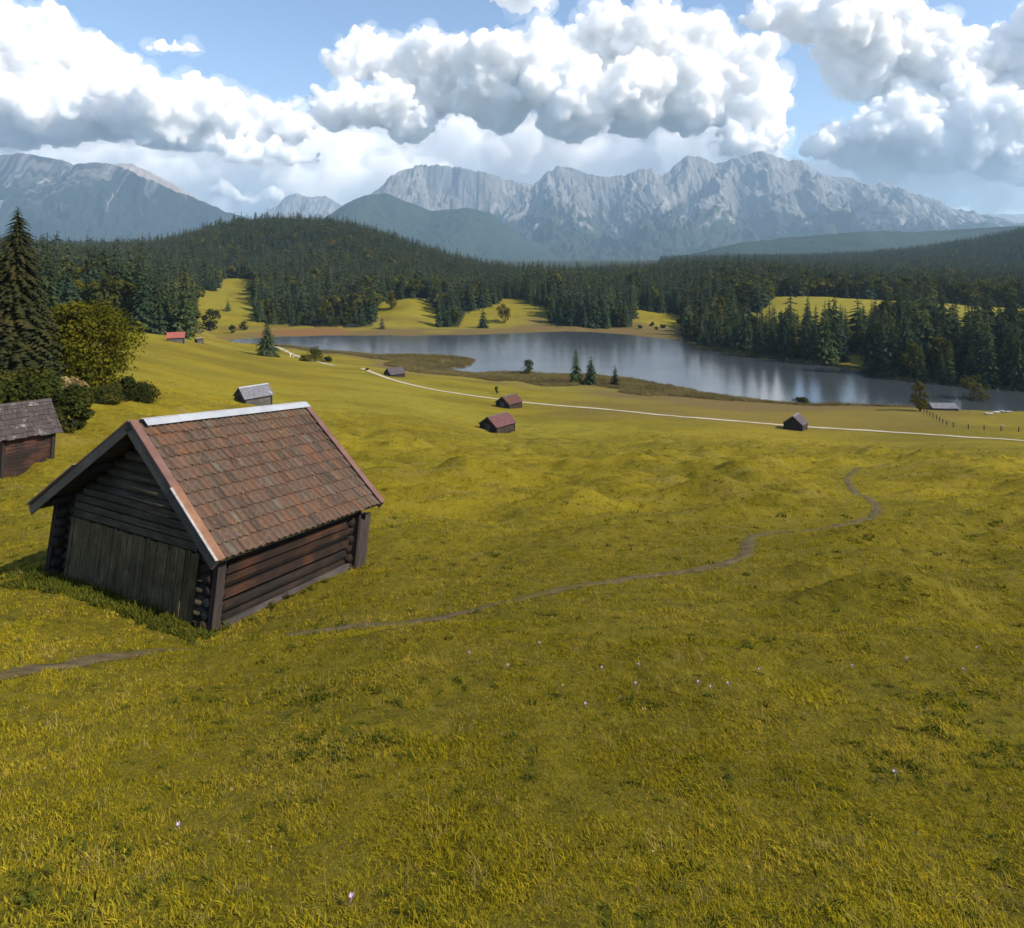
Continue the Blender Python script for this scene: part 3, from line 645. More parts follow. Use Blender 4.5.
# single trees and shrubs one can point to
def at(px, py, dz=-.1):
    g = ground(px, py); return (g[0], g[1], g[2] + dz)
exec_trees = True
p = at(18, 402); spruce_tree('tall brownish spruce towering at the left edge behind the shingled shack', 'spruce', p, hgt_px(p, 196), hgt_px(p, 40), 110, 21, 10, 201, pw=.62, mat='spruce_warm')
p = at(-14, 398); spruce_tree('spruce cut off by the left edge beside the tallest spruce', 'spruce', p, hgt_px(p, 170), hgt_px(p, 40), 76, 17, 7, 202, pw=.65, mat='spruce_warm')
p = at(48, 375); spruce_tree('slender spruce just right of the tallest spruce', 'spruce', p, hgt_px(p, 140), hgt_px(p, 24), 60, 13, 6, 203, mat='spruce')
p = at(85, 399); broad_tree('broadleaf_tree', 'broad sunlit maple with a spreading yellow green crown at the left', 'tree', p, hgt_px(p, 103), hgt_px(p, 98), 60, 15000, .20, 204, mat='leaf', low=.05)
p = at(30, 425); broad_tree('bush', 'large dark green bush behind the roof of the shingled shack', 'bush', p, hgt_px(p, 58), hgt_px(p, 80), 34, 6000, .17, 205, mat='leaf_dark', low=0)
p = at(72, 432); broad_tree('bush', 'olive bush right beside the shingled shack', 'bush', p, hgt_px(p, 48), hgt_px(p, 46), 24, 4200, .15, 206, mat='leaf_dark', low=0)
p = at(72, 410); broad_tree('bush', 'pale blossoming bush in front of the broad maple', 'bush', p, hgt_px(p, 40), hgt_px(p, 32), 16, 1500, .15, 207, mat='leaf_pale', low=.1)
p = at(-15, 440); broad_tree('bush', 'bush at the left edge behind the shingled shack', 'bush', p, hgt_px(p, 75), hgt_px(p, 70), 26, 4200, .17, 208, mat='leaf_dark', low=0)
p = at(110, 401); broad_tree('bush', 'low round clipped looking bush below the broad maple', 'bush', p, hgt_px(p, 17), hgt_px(p, 34), 60, 6500, .10, 209, mat='leaf_dark', low=0)
p = at(141, 403); broad_tree('bush', 'low round bush at the right end below the maple', 'bush', p, hgt_px(p, 21), hgt_px(p, 34), 60, 6500, .10, 210, mat='leaf_dark', low=0)
p = at(124, 400); broad_tree('bush', 'dark bush wedged between the two low round bushes', 'bush', p, hgt_px(p, 26), hgt_px(p, 26), 18, 2400, .13, 211, mat='leaf_dark', low=0)
p = at(267, 356); spruce_tree('lone dark spruce standing on the meadow at the lake tip', 'spruce', p, hgt_px(p, 38), hgt_px(p, 12.5), 34, 13, 5, 212, pw=.72)
p = at(315, 361.5); broad_tree('bush', 'round dark bush on the meadow near the reeds', 'bush', p, hgt_px(p, 16), hgt_px(p, 16), 40, 2200, .22, 213, mat='leaf_dark', low=0)
p = at(305, 361); broad_tree('bush', 'low spreading scrub left of the round dark bush', 'bush', p, hgt_px(p, 6.5), hgt_px(p, 16), 10, 700, .3, 214, mat='leaf_dark', low=0)
p = at(326, 362); broad_tree('bush', 'low scrub right of the round dark bush', 'bush', p, hgt_px(p, 5), hgt_px(p, 14), 10, 600, .3, 215, mat='leaf_dark', low=0)
p = at(576, 384); spruce_tree('tallest of three young spruces in the reeds', 'spruce', p, hgt_px(p, 41), hgt_px(p, 8), 30, 9, 3, 216, pw=.7)
p = at(591, 384.5); spruce_tree('middle sized of three young spruces in the reeds', 'spruce', p, hgt_px(p, 31), hgt_px(p, 9), 26, 9, 3, 217, pw=.7)
p = at(615, 386); spruce_tree('smallest yellowish conifer right of the young spruces', 'spruce', p, hgt_px(p, 23), hgt_px(p, 6.5), 22, 8, 3, 218, pw=.7, mat='spruce_warm')
p = at(528, 374.5); broad_tree('broadleaf_tree', 'small pale airy tree on the reedy shore', 'tree', p, hgt_px(p, 16), hgt_px(p, 15), 30, 1300, .22, 219, mat='leaf_dark', low=.1)
p = at(496.5, 394); broad_tree('broadleaf_tree', 'tiny dark sapling behind the brown roofed hut', 'tree', p, hgt_px(p, 8), hgt_px(p, 6), 16, 400, .16, 220, mat='leaf_dark', low=.1)
p = at(920, 411); broad_tree('broadleaf_tree', 'upright olive tree on the shore where the fence begins', 'tree', p, hgt_px(p, 32), hgt_px(p, 19), 22, 2400, .24, 221, mat='leaf_gold', low=0)
p = at(974, 409); broad_tree('broadleaf_tree', 'loose dark tree on the shore by the boats', 'tree', p, hgt_px(p, 38), hgt_px(p, 30), 20, 1400, .3, 222, mat='leaf_dark', low=.12)
p = at(801, 404.8); broad_tree('bush', 'dense squarish bush on the lake shore', 'bush', p, hgt_px(p, 8), hgt_px(p, 16), 40, 1600, .2, 223, mat='leaf_dark', low=0)
p = at(391, 309); broad_tree('broadleaf_tree', 'round light green tree in the clearing beyond the lake', 'tree', p, hgt_px(p, 20), hgt_px(p, 17), 18, 900, .7, 224, mat='leaf', low=0)
p = at(210, 331); broad_tree('broadleaf_tree', 'dark spreading tree on the shore beyond the grey shed', 'tree', p, hgt_px(p, 24), hgt_px(p, 24), 18, 1100, .6, 225, mat='leaf_dark', low=0)
p = at(232, 333); broad_tree('bush', 'small dark bush on the far left shore', 'bush', p, hgt_px(p, 9), hgt_px(p, 8), 20, 600, .35, 226, mat='leaf_dark', low=0)
p = at(244, 330); broad_tree('bush', 'larger dark bush right of the small one on the far left shore', 'bush', p, hgt_px(p, 10), hgt_px(p, 10), 20, 600, .4, 227, mat='leaf_dark', low=0)
p = at(188, 334); broad_tree('bush', 'bright yellow green bush between the red roofed hut and the grey shed', 'bush', p, hgt_px(p, 16), hgt_px(p, 12), 10, 500, .45, 228, mat='leaf', low=0)
p = at(382, 329); spruce_tree('young spruce on the far shore left of the clearing', 'spruce', p, hgt_px(p, 16), hgt_px(p, 4), 16, 8, 2, 229)
p = at(483, 328); spruce_tree('spruce standing alone on the far shore', 'spruce', p, hgt_px(p, 24), hgt_px(p, 7), 20, 8, 2, 230)
p = at(228, 311); spruce_tree('young spruce in the hillside clearing on the left', 'spruce', p, hgt_px(p, 14), hgt_px(p, 4), 16, 8, 2, 231)
p = at(505, 322); broad_tree('broadleaf_tree', 'golden autumn tree in the gap beyond the lake', 'tree', p, hgt_px(p, 22), hgt_px(p, 18), 14, 700, .7, 232, mat='leaf_gold', low=0)
for j, (px, py, hp) in enumerate([(640, 329, 4), (652, 326, 4), (656, 330, 3.5), (663, 328, 4)]):
    p = at(px, py); broad_tree('bush', 'small dark bush dotted in the bright clearing right of the far wood', 'bush', p, hgt_px(p, hp), hgt_px(p, hp * 1.5), 6, 160, .5, 240 + j, mat='leaf_dark', low=0, group='bushes in the far clearing')
for j, (px, py, hp) in enumerate([(953, 316, 9), (972, 317, 7), (983, 317, 7), (1000, 319, 6)]):
    p = at(px, py); broad_tree('bush', 'yellowish bush standing in the bright field on the right', 'bush', p, hgt_px(p, hp), hgt_px(p, hp * 1.3), 8, 260, .5, 250 + j, mat='leaf_gold', low=0, group='bushes in the bright field')
p = at(366.5, 370.5); broad_tree('bush', 'tiny dark bush at the end of the gravel road', 'bush', p, hgt_px(p, 4), hgt_px(p, 4.5), 5, 160, .2, 256, mat='leaf_dark', low=0)
#PART2

# ------------------------------------------------------------------ timber and roof materials
M['log_dark'] = wood('tarred_logs', (.006, .005, .0045), (.017, .014, .012), (.045, .024, .015), 0, 1.0, patch=.95)
M['log_gable'] = wood('weathered_gable_logs', (.024, .021, .015), (.080, .068, .046), (.125, .108, .075), 1, 1.0, patch=.7)
M['plank_v'] = wood('weathered_green_planks', (.034, .027, .014), (.140, .108, .054), (.20, .160, .085), 2, 1.5, patch=.8)
M['grey_wood'] = wood('silver_grey_timber', (.03, .026, .025), (.070, .062, .058), (.11, .098, .09), 0, 1.0)
M['barge'] = wood('grey_barge_board', (.05, .045, .04), (.13, .115, .10), (.19, .16, .14), 0, 1.0)
M['log_end'] = plain('sawn_log_ends', (.04, .035, .03), (.12, .105, .09), 9, .9)
M['prop'] = wood('purple_grey_posts', (.025, .019, .018), (.075, .056, .052), (.11, .082, .075), 2, 1.0)
M['brace'] = wood('purple_brown_posts', (.015, .012, .011), (.038, .029, .026), (.055, .041, .037), 2, 1.0)
n = NT('clay_tiles'); ti = n.attr('tint').outputs['Fac']; g = n.noise(n.coord(), 2.2, 5, .65); g2 = n.noise(n.coord(), 13, 5, .7); g3 = n.noise(n.coord((1, 1, 1)), .9, 3)
c = n.ramp(ti, (0, (.040, .028, .021)), (.25, (.082, .046, .029)), (.5, (.105, .054, .032)), (.75, (.074, .053, .039)), (.92, (.13, .056, .026)), (1, (.098, .082, .066)))
c = n.mix(n.ramp(g, (.42, 0), (.66, .75)), c, (.075, .054, .040)); c = n.mix(n.ramp(g2, (.55, 0), (.72, .55)), c, (.20, .18, .13))
c = n.mix(n.math('MULTIPLY', n.ramp(g3, (.60, 0), (.70, .7)), n.ramp(g2, (.5, 0), (.58, .8))), c, (.30, .14, .035))
c = n.mix(n.ramp(g2, (.28, .7), (.42, 0)), c, (.045, .036, .030))
M['tile'] = n.done(n.bsdf(c, .75, .25, normal=n.bump(g2, .35, .01)))
M['zinc'] = plain('pale_zinc', (.30, .315, .34), (.39, .405, .43), 1.6, .5, .25, .5, .05)
M['flash_brown'] = plain('brown_sheet_metal', (.12, .062, .048), (.19, .098, .075), 2.2, .5, .2, .4, .1)
M['flash_rust'] = plain('rusty_sheet_metal', (.15, .070, .038), (.23, .115, .062), 3.5, .6, .1, .4, .1)
M['white_edge'] = plain('weathered_white_board', (.20, .185, .165), (.34, .32, .30), 5, .7)
def shingle(name, a, b, pale):
    n = NT(name); ti = n.attr('tint').outputs['Fac']; g = n.noise(n.coord((9, 1.2, 1.2)), 1.6, 5, .65); g2 = n.noise(n.coord((1, 1, 1)), 1.7, 4, .6)
    c = n.mix(n.ramp(g, (.3, 0), (.7, 1)), a, b); c = n.mix(n.math('MULTIPLY', ti, .6), c, (.62, .6, .6), 'MULTIPLY'); c = n.mix(n.ramp(g2, (.60, 0), (.70, .8)), c, pale)
    return n.done(n.bsdf(c, .8, .2, normal=n.bump(g, .4, .015)))
M['sh_grey'] = shingle('grey_shingles', (.036, .029, .028), (.080, .065, .062), (.22, .195, .18))
M['sh_slate'] = shingle('pale_grey_shingles', (.12, .12, .14), (.20, .20, .225), (.32, .32, .34))
M['sh_purple'] = shingle('purple_red_roof', (.095, .040, .042), (.155, .070, .070), (.20, .12, .11))
M['sh_brown'] = shingle('red_brown_roof', (.075, .034, .027), (.12, .057, .044), (.16, .11, .085))
M['sh_mauve'] = shingle('mauve_grey_roof', (.060, .048, .056), (.10, .085, .095), (.15, .125, .13))
M['sh_red'] = shingle('bright_red_roof', (.24, .065, .055), (.36, .115, .095), (.42, .21, .17))
M['wall_dark'] = wood('dark_plank_wall', (.016, .012, .010), (.050, .038, .030), (.085, .058, .042), 2, .6)
M['wall_red'] = wood('reddish_plank_wall', (.014, .010, .009), (.040, .024, .019), (.13, .052, .030), 0, .8, patch=.95)
M['wall_grey'] = wood('grey_plank_wall', (.05, .047, .045), (.12, .112, .105), (.20, .19, .18), 2, .6)

# ------------------------------------------------------------------ the big hay barn
SC = .9; Lr, Wr, Hr, OF, OB, OS, HW = 6.6 * SC, 7.354 * SC, 2.783 * SC, .697 * SC, .817 * SC, .701 * SC, 1.915 * SC
yaw, pit, rol = .429, .129, .018
cy, sy, cp_, sp_, cr, sr = math.cos(yaw), math.sin(yaw), math.cos(pit), math.sin(pit), math.cos(rol), math.sin(rol)
RM = Matrix(((sy, -cy, 0), (cy, sy, 0), (0, 0, 1))) @ Matrix(((cp_, 0, sp_), (0, 1, 0), (-sp_, 0, cp_))) @ Matrix(((1, 0, 0), (0, cr, -sr), (0, sr, cr)))
T0 = Vector((-10.33, 16.96, -7.189)) * SC + RM @ Vector((0, 0, -HW))
barn = bpy.data.objects.new('hay_barn', None); barn.matrix_world = Matrix.Translation(T0) @ RM.to_4x4(); link(barn)
tag(barn, 'large weathered log hay barn with red clay tile roof and pale metal ridge', 'barn')
WY = Wr / 2 - OS; X0, X1 = OF, Lr - OB
def roofz(y): return HW + Hr * (1 - abs(y) / (Wr / 2))
sl = math.hypot(Wr / 2, Hr); nd_ = Vector((0, -Wr / 2 / sl, -Hr / sl))           # down the right slope
nu_ = Vector((0, -Hr / sl, Wr / 2 / sl))                                         # out of the right slope
def RP(x, s, o=0.0, side=-1):
    p = Vector((x, 0, HW + Hr)) + nd_ * s + nu_ * o
    return Vector((p.x, p.y if side < 0 else -p.y, p.z))
# roof boarding
for side in (-1, 1):
    m = MB(); nb = 16
    for k in range(nb):
        a, b = sl * k / nb, sl * (k + 1) / nb - .012
        P = [RP(.04, a, -.11, side), RP(.04, b, -.11, side), RP(.04, b, -.06, side), RP(.04, a, -.06, side)]
        m.prism(P, (Lr - .08, 0, 0))
    m.build('roof_boarding', M['log_gable'], barn)
    # tiles
    V = []; Q = []; T = []; NC, NT_ = 11, 29; cl = (sl - .10) / NC; tw = (Lr - .30) / NT_; base = 0; r = random.Random(5 + side)
    prof = [(0, .034), (.14, .058), (.30, .050), (.46, .014), (.62, -.004), (.80, .000), (1.0, .034)]
    for ci in range(NC):
        for k in range(NT_):
            x0 = .17 + k * tw; tn = r.random(); dx, ds, do, tl = r.uniform(-.006, .006), r.uniform(-.012, .012), r.uniform(0, .007), r.uniform(-.012, .012)
            if r.random() < .015: ds += .05
            s0, s1 = .10 + ci * cl - .05, .10 + (ci + 1) * cl
            for (s, lift) in ((s0, -.018), ((s0 + s1) / 2, .006), (s1, .030), (s1 + .004, .008)):
                for (u, hh) in prof: V.append(RP(x0 + dx + u * (tw + .006), s + ds, -.02 + lift + hh + do + tl * (u - .5), side)); T.append(tn)
            for i in range(3):
                for j in range(6):
                    a = base + i * 7 + j; q = (a, a + 7, a + 8, a + 1); Q.append(q if side < 0 else q[::-1])
            base += 28
    me = mesh_np('roof_tiles', np.array([tuple(v) for v in V]), [np.array(Q)], [M['tile']], False); attr(me, 'tint', np.array(T, np.float32)); link(bpy.data.objects.new('roof_tiles', me), barn)
    # barge boards on both gables
    for xx, tk in ((0, -.05), (Lr, .05)):
        m = MB(); m.prism([RP(xx, -.02, .02, side), RP(xx, sl + .03, .02, side), RP(xx, sl + .03, -.20, side), RP(xx, -.02, -.20, side)], (tk, 0, 0)); m.build('barge_board', M['barge'], barn)
    for xx, mt, a, b in ((-.055, 'flash_brown', 0, .50), (-.055, 'flash_rust', .505, 1.0), (Lr - .145, 'flash_brown', 0, 1.0)):
        m = MB(); s0, s1 = sl * a, sl * b + .03; lo = .035 if mt == 'flash_brown' else .048
        m.prism([RP(xx, s0, lo, side), RP(xx, s1, lo, side), RP(xx, s1, lo + .04, side), RP(xx, s0, lo + .04, side)], (.20, 0, 0)); m.build('verge_flashing', M[mt], barn)
    m = MB(); m.prism([RP(-.115, sl * .51, .075, side), RP(-.115, sl + .02, .075, side), RP(-.115, sl + .02, .092, side), RP(-.115, sl * .51, .092, side)], (.062, 0, 0)); m.build('edge_board', M['white_edge'], barn)
m = MB()
for side in (-1, 1):
    segs = np.linspace(.30, Lr + .04, 7)
    for a, b in zip(segs[:-1], segs[1:]):
        zz = .062 + .006 * (1 if random.random() < .5 else 0)
        m.prism([RP(a, -.01, zz, side), RP(a, .22, zz + .012, side), RP(a, .22, zz + .024, side), RP(a, -.01, zz + .014, side)], (b - a + .015, 0, 0))
m.build('ridge_flashing', M['zinc'], barn)
# purlins under the overhang
for y, z in ((0, HW + Hr - .28), (-WY, roofz(WY) - .27), (WY, roofz(WY) - .27), (-WY * .5, roofz(WY * .5) - .27), (WY * .5, roofz(WY * .5) - .27)):
    m = MB(); m.tube([(.10, y, z), (Lr - .12, y, z)], .10, 9); m.build('purlin', M['log_dark'], barn, True)
# long walls of stacked logs
for s in (-1, 1):
    m = MB(); z = -.42; k = 0
    while z < roofz(WY) - .36:
        rd = random.uniform(.125, .15); y = s * (WY + random.uniform(-.015, .02)); wob = random.uniform(-.02, .02)
        m.tube([(X0 - .02, y, z), ((X0 + X1) / 2, y + wob * s, z + random.uniform(-.012, .012)), (X1 + .02, y, z)], [rd, rd * random.uniform(.95, 1.03), rd], 10, random.random() if k else .2); z += rd * 1.86; k += 1
    m.build('log_wall', M['log_dark'], barn, True)
m = MB(); m.box((X0 + .12, -WY - .235, -.16), (X1 - .05, -WY - .155, .13), .012, 0); m.build('sill_plank', M['grey_wood'], barn)
m = MB(); m.box((X0 + .1, -WY - .19, .62), (X1 - .12, -WY - .135, .80), .012, .1); m.box((X0 + .1, -WY - .185, .95), (X1 - .1, -WY - .13, 1.10), .01, .0); m.box((X0 + .12, -WY - .20, 1.16), (X1 - .3, -WY - .14, 1.36), .012, .05); m.build('wall_plank', wood('reddish_split_planks', (.010, .007, .006), (.028, .016, .011), (.085, .034, .016), 0, 1.0, patch=.95), barn)
# gable walls
for xx, s in ((X0, -1), (X1, 1)):
    m = MB(); z = -.42
    while z < HW + Hr - .35:
        rd = random.uniform(.115, .14); hy = min(WY + .0, (Wr / 2) * (1 - (z + .38 - HW) / Hr))
        if hy < .25: break
        m.tube([(xx + s * random.uniform(-.01, .015), -hy, z), (xx + s * random.uniform(-.012, .015), hy, z)], rd, 9); z += rd * 1.84
    m.build('gable_wall', M['log_gable'], barn, True)
# plank front of the barn
m = MB(); y = -WY + .38; z1 = 1.56
while y < WY - .42:
    w = random.uniform(.09, .17); o = random.uniform(0, .022); m.box((X0 - .215 - o, y, -.42), (X0 - .18 - o, y + w - .010, z1 + random.uniform(-.02, .02)), .004); y += w
m.build('plank_door', M['plank_v'], barn)
for z, h in ((1.60, .17), (1.80, .15), (1.99, .15), (2.18, .13)):
    m = MB(); hy = min(WY - .45, (Wr / 2) * (1 - (z + .55 - HW) / Hr)); m.box((X0 - .22, -hy, z), (X0 - .16, hy, z + h), .012); m.build('gable_board', M['log_gable'], barn)
# notched corners: crossing log ends and the posts that clamp them
for sx, xx in ((-1, X0), (1, X1)):
    for s in (-1, 1):
        m = MB(); me_ = MB()
        for k in range(9):
            z = -.36 + k * .245 + random.uniform(-.02, .02)
            if z > roofz(WY) - .38: break
            e = xx + sx * random.uniform(.20, .30); rd = random.uniform(.10, .125); yy = s * (WY + random.uniform(-.02, .04))
            m.tube([(xx, yy, z), (e, yy, z)], rd, 9)
            f = s * (WY + random.uniform(.16, .24)); m.tube([(xx, s * WY * .97, z + .12), (xx, f, z + .12)], rd, 9)
            if random.random() < .2: me_.tube([(e, yy, z), (e + sx * .012, yy, z)], rd * .8, 10)
        m.build('corner_logs', M['log_dark'], barn, True)
        if me_.v: me_.build('log_end', M['log_end'], barn)
        pm = MB(); px_ = xx + sx * .16; pm.box((px_ - (.11 if sx < 0 else .05), s * (WY + .16), -.5), (px_ + (.11 if sx < 0 else .05), s * (WY + .32), roofz(WY + .24) - .20), .012); pm.build('corner_post', M['brace'], barn)
for k, (x, y, w, h) in enumerate([(X1 + .40, -WY - .16, .20, 1.22), (X1 + .66, -WY - .12, .22, 1.34), (X1 + .86, -WY + .02, .18, 1.10)]):
    m = MB(); m.box((x - w / 2, y - w / 2, -.7), (x + w / 2, y + w / 2, h), .02); m.build('propping_post', M['prop'], barn)

# ------------------------------------------------------------------ the small hay huts
def hay_hut(name, label, px, py, azr, L, W, hw, hr, roof, wall, cat='hut', oh=.35, group='small hay huts on the meadow', courses=7, tilt=0.0, door=True, ridge=None, rag=0.02, lean=0.0):
    g = ground(px, py); e = empty(name, (g[0], g[1], g[2] - .05), math.pi / 2 - R(azr)); e.rotation_euler = (R(lean), R(tilt), math.pi / 2 - R(azr)); tag(e, label, cat, group)
    hl, hw2 = L / 2 - oh, W / 2 - oh
    sll = math.hypot(W / 2, hr); dn = Vector((0, -W / 2 / sll, -hr / sll)); up = Vector((0, -hr / sll, W / 2 / sll))
    def rp(x, s, o, side):
        p = Vector((x, 0, hw + hr)) + dn * s + up * o; return (p.x, p.y * (1 if side < 0 else -1), p.z)
    for side in (-1, 1):
        m = MB(); cl = sll / courses
        for c_ in range(courses):
            x = -L / 2
            while x < L / 2 - .05:
                w = random.uniform(.16, .34); x2 = min(x + w, L / 2); s0, s1 = c_ * cl, (c_ + 1) * cl + .07 + random.uniform(-rag, rag)
                o = random.uniform(0, .012)
                P = [rp(x, s0, .0 + o, side), rp(x, s1, .045 + o, side), rp(x, s1, .075 + o, side), rp(x, s0, .03 + o, side)]
                m.prism(P, (x2 - x - .008, 0, 0)); x = x2
        m.build('roof', M[roof], e)
        for xx in (-L / 2, L / 2 - .04):
            b = MB(); b.prism([rp(xx, 0, -.01, side), rp(xx, sll, -.01, side), rp(xx, sll, -.14, side), rp(xx, 0, -.14, side)], (.04, 0, 0)); b.build('barge_board', M['barge'], e)
    rm = MB()
    for side in (-1, 1): rm.prism([rp(-L / 2 - .01, -.02, .07, side), rp(-L / 2 - .01, .20, .085, side), rp(-L / 2 - .01, .20, .10, side), rp(-L / 2 - .01, -.02, .09, side)], (L + .02, 0, 0))
    rm.build('ridge_cap', M[ridge or roof], e)
    def topz(y): return hw + hr * (1 - abs(y) / (W / 2)) - .06
    for s in (-1, 1):
        m = MB(); y = -hw2
        while y < hw2 - .02:
            w = random.uniform(.16, .26); y2 = min(y + w, hw2); o = random.uniform(0, .02)
            a, b = s * hl, s * (hl + .05 + o); lo, hi = min(a, b), max(a, b); za, zb = topz(y), topz(y2 - .01)
            V = [(lo, y, -.7), (hi, y, -.7), (hi, y2 - .012, -.7), (lo, y2 - .012, -.7), (lo, y, za), (hi, y, za), (hi, y2 - .012, zb), (lo, y2 - .012, zb)]
            m.add(V, [(0, 3, 2, 1), (4, 5, 6, 7), (0, 1, 5, 4), (1, 2, 6, 5), (2, 3, 7, 6), (3, 0, 4, 7)]); y = y2
        m.build('gable_wall', M[wall], e)
    for s in (-1, 1):
        m = MB(); z = -.7; zt = topz(hw2 + .06)
        while z < zt - .03:
            h = random.uniform(.16, .24); z2 = min(z + h, zt); a, b = s * (hw2 + .002), s * (hw2 + .06 + random.uniform(0, .02)); m.box((-hl - .04, min(a, b), z), (hl + .04, max(a, b), z2 - .012)); z = z2
        m.build('side_wall', M[wall], e)
    for sx in (-1, 1):
        for s in (-1, 1):
            p = MB(); p.box((sx * hl - .09, s * (hw2 + .10) - .06, -.7), (sx * hl + .09, s * (hw2 + .10) + .06, topz(hw2 + .16) - .02)); p.build('corner_post', M['brace'], e)
    if door:
        d = MB(); y = -.5
        while y < .5: d.box((-hl - .12, y, .12), (-hl - .09, y + .18, min(hw + .25, 1.75))); y += .19
        d.build('door', M['wall_grey'] if wall != 'wall_grey' else M['wall_dark'], e)
    return e
hay_hut('wooden_shack', 'old shingled shack with patchy grey roof by the bushes at the left edge', 17, 459.5, 36, 3.2, 4.1, 1.75, 1.65, 'sh_grey', 'wall_red', 'shack', .38, None, 7, rag=.05, tilt=2.5)
hay_hut('hay_hut', 'hut with pale slate grey roof alone on the slope behind the big barn', 253.5, 402.5, 42, 4.9, 3.9, 1.15, 1.55, 'sh_slate', 'wall_grey', oh=.3, ridge='zinc')
hay_hut('hay_hut', 'hut with purple red roof standing nearest to the viewer below the gravel road', 497.5, 431, 42, 5.4, 4.6, 1.55, 1.55, 'sh_purple', 'wall_dark', oh=.32, ridge='barge')
hay_hut('hay_hut', 'hut with red brown roof directly at the gravel road behind the purple roofed hut', 509, 407, 40, 5.2, 4.6, 1.35, 1.6, 'sh_brown', 'wall_dark', oh=.3, ridge='barge')
hay_hut('hay_hut', 'low hut with mauve grey roof just above the far end of the gravel road', 394.5, 376.0, 50, 5.4, 4.6, .95, 1.75, 'sh_mauve', 'wall_dark', oh=.3)
hay_hut('hay_hut', 'gabled dark hut on the gravel road before the open lake at the right', 795.5, 429.3, 40, 4.0, 4.2, 1.55, 1.7, 'sh_mauve', 'wall_dark', oh=.28, ridge='sh_slate', door=False)
hay_hut('hay_hut', 'hut with bright red roof at the foot of the left wood', 176, 342, 68, 5.2, 3.8, 1.5, 1.6, 'sh_red', 'wall_grey', oh=.35)
hay_hut('shed', 'tiny grey shed on the meadow edge right of the red roofed hut', 199, 343, 40, 2.2, 2.0, 1.1, .7, 'sh_grey', 'wall_grey', 'shed', .1, None, 4, ridge='white_edge')
bh = hay_hut('boathouse', 'long low boathouse with whitish roof on the shore at the right', 942, 409.6, 96, 6.6, 3.6, .75, 1.0, 'sh_slate', 'wall_grey', 'boathouse', .2, None, 5, door=False)
m = MB(); m.tube([(3.3, -2.1, 0), (3.3, -2.1, 2.9)], .07, 6); m.build('pole', M['white_edge'], bh)

# ------------------------------------------------------------------ fence, boats, people
fl = fine_pts(densify([ground(*p)[:2] for p in [(924, 412.5), (936, 419), (950, 426.5), (968, 429), (990, 430), (1010, 431.5), (1040, 433.5), (1075, 435)]], 8, 0, False), 3.0)
fz_ = H(fl[:, 0], fl[:, 1]); fe = empty('pasture_fence', (fl[0, 0], fl[0, 1], fz_[0])); tag(fe, 'weathered post and wire pasture fence on the meadow by the boats', 'fence')
for i, (x, y) in enumerate(fl):
    m = MB(); h = random.uniform(.95, 1.15); m.tube([(x - fl[0, 0], y - fl[0, 1], fz_[i] - fz_[0] - .3), (x - fl[0, 0] + random.uniform(-.05, .05), y - fl[0, 1], fz_[i] - fz_[0] + h)], .10, 6); m.build('post', M['brace'], fe)
for hh in (.45, .85):
    m = MB(); m.tube([(x - fl[0, 0], y - fl[0, 1] - .1, z - fz_[0] + hh) for (x, y), z in zip(fl, fz_)], .025, 4); m.build('wire', M['barge'], fe)
p = at(1003, 430.5, 0); m = MB(); m.box((-.26, -.02, .75), (.26, .02, 1.25)); e = empty('notice_sign', p); tag(e, 'small white notice board at the pasture fence', 'sign'); m.build('board', M['white_edge'], e); m = MB(); m.tube([(0, .05, -.3), (0, .05, 1.2)], .04, 6); m.build('post', M['brace'], e)
M['hull'] = plain('white_boat_paint', (.36, .36, .36), (.52, .52, .52), 3, .4)
def boat(px, py, rz, label, sc_=1.0):
    p = at(px, py, .05); e = empty('rowing_boat', p, rz); tag(e, label, 'boat', 'rowing boats on the shore')
    V = []; ns = 11
    for i in range(ns):
        t = i / (ns - 1); x = (t - .5) * 4.2 * sc_; w = .72 * sc_ * (math.sin(math.pi * (.12 + .86 * t)) ** .6 if t < 1 else .02); k = .10 * (2 * t - 1) ** 2
        for (a, z) in ((-1, .55 + k * 1.5), (-.82, .22 + k), (-.35, .02 + k), (.35, .02 + k), (.82, .22 + k), (1, .55 + k * 1.5)): V.append((x, a * w, z * sc_))
    Q = [(i * 6 + j, i * 6 + j + 1, i * 6 + 7 + j, i * 6 + 6 + j) for i in range(ns - 1) for j in range(5)] + [(0, 5, 4, 1), (1, 4, 3, 2)]
    me = mesh_np('hull', V, [np.array(Q)], [M['hull']], True); o = link(bpy.data.objects.new('hull', me), e); md = o.modifiers.new('s', 'SOLIDIFY'); md.thickness = .04
    for x in (-1.0, .1, 1.0):
        m = MB(); m.box((x - .13, -.62 * sc_, .33), (x + .13, .62 * sc_, .37)); m.build('thwart', M['grey_wood'], e)
boat(989, 414.5, .15, 'white rowing boat nearest the fence, lowest of the three by the water', .62)
boat(997, 413.0, .35, 'white rowing boat in the middle of the three by the water', .62)
boat(1006, 412.6, -.2, 'white rowing boat at the right end of the three by the water', .62)
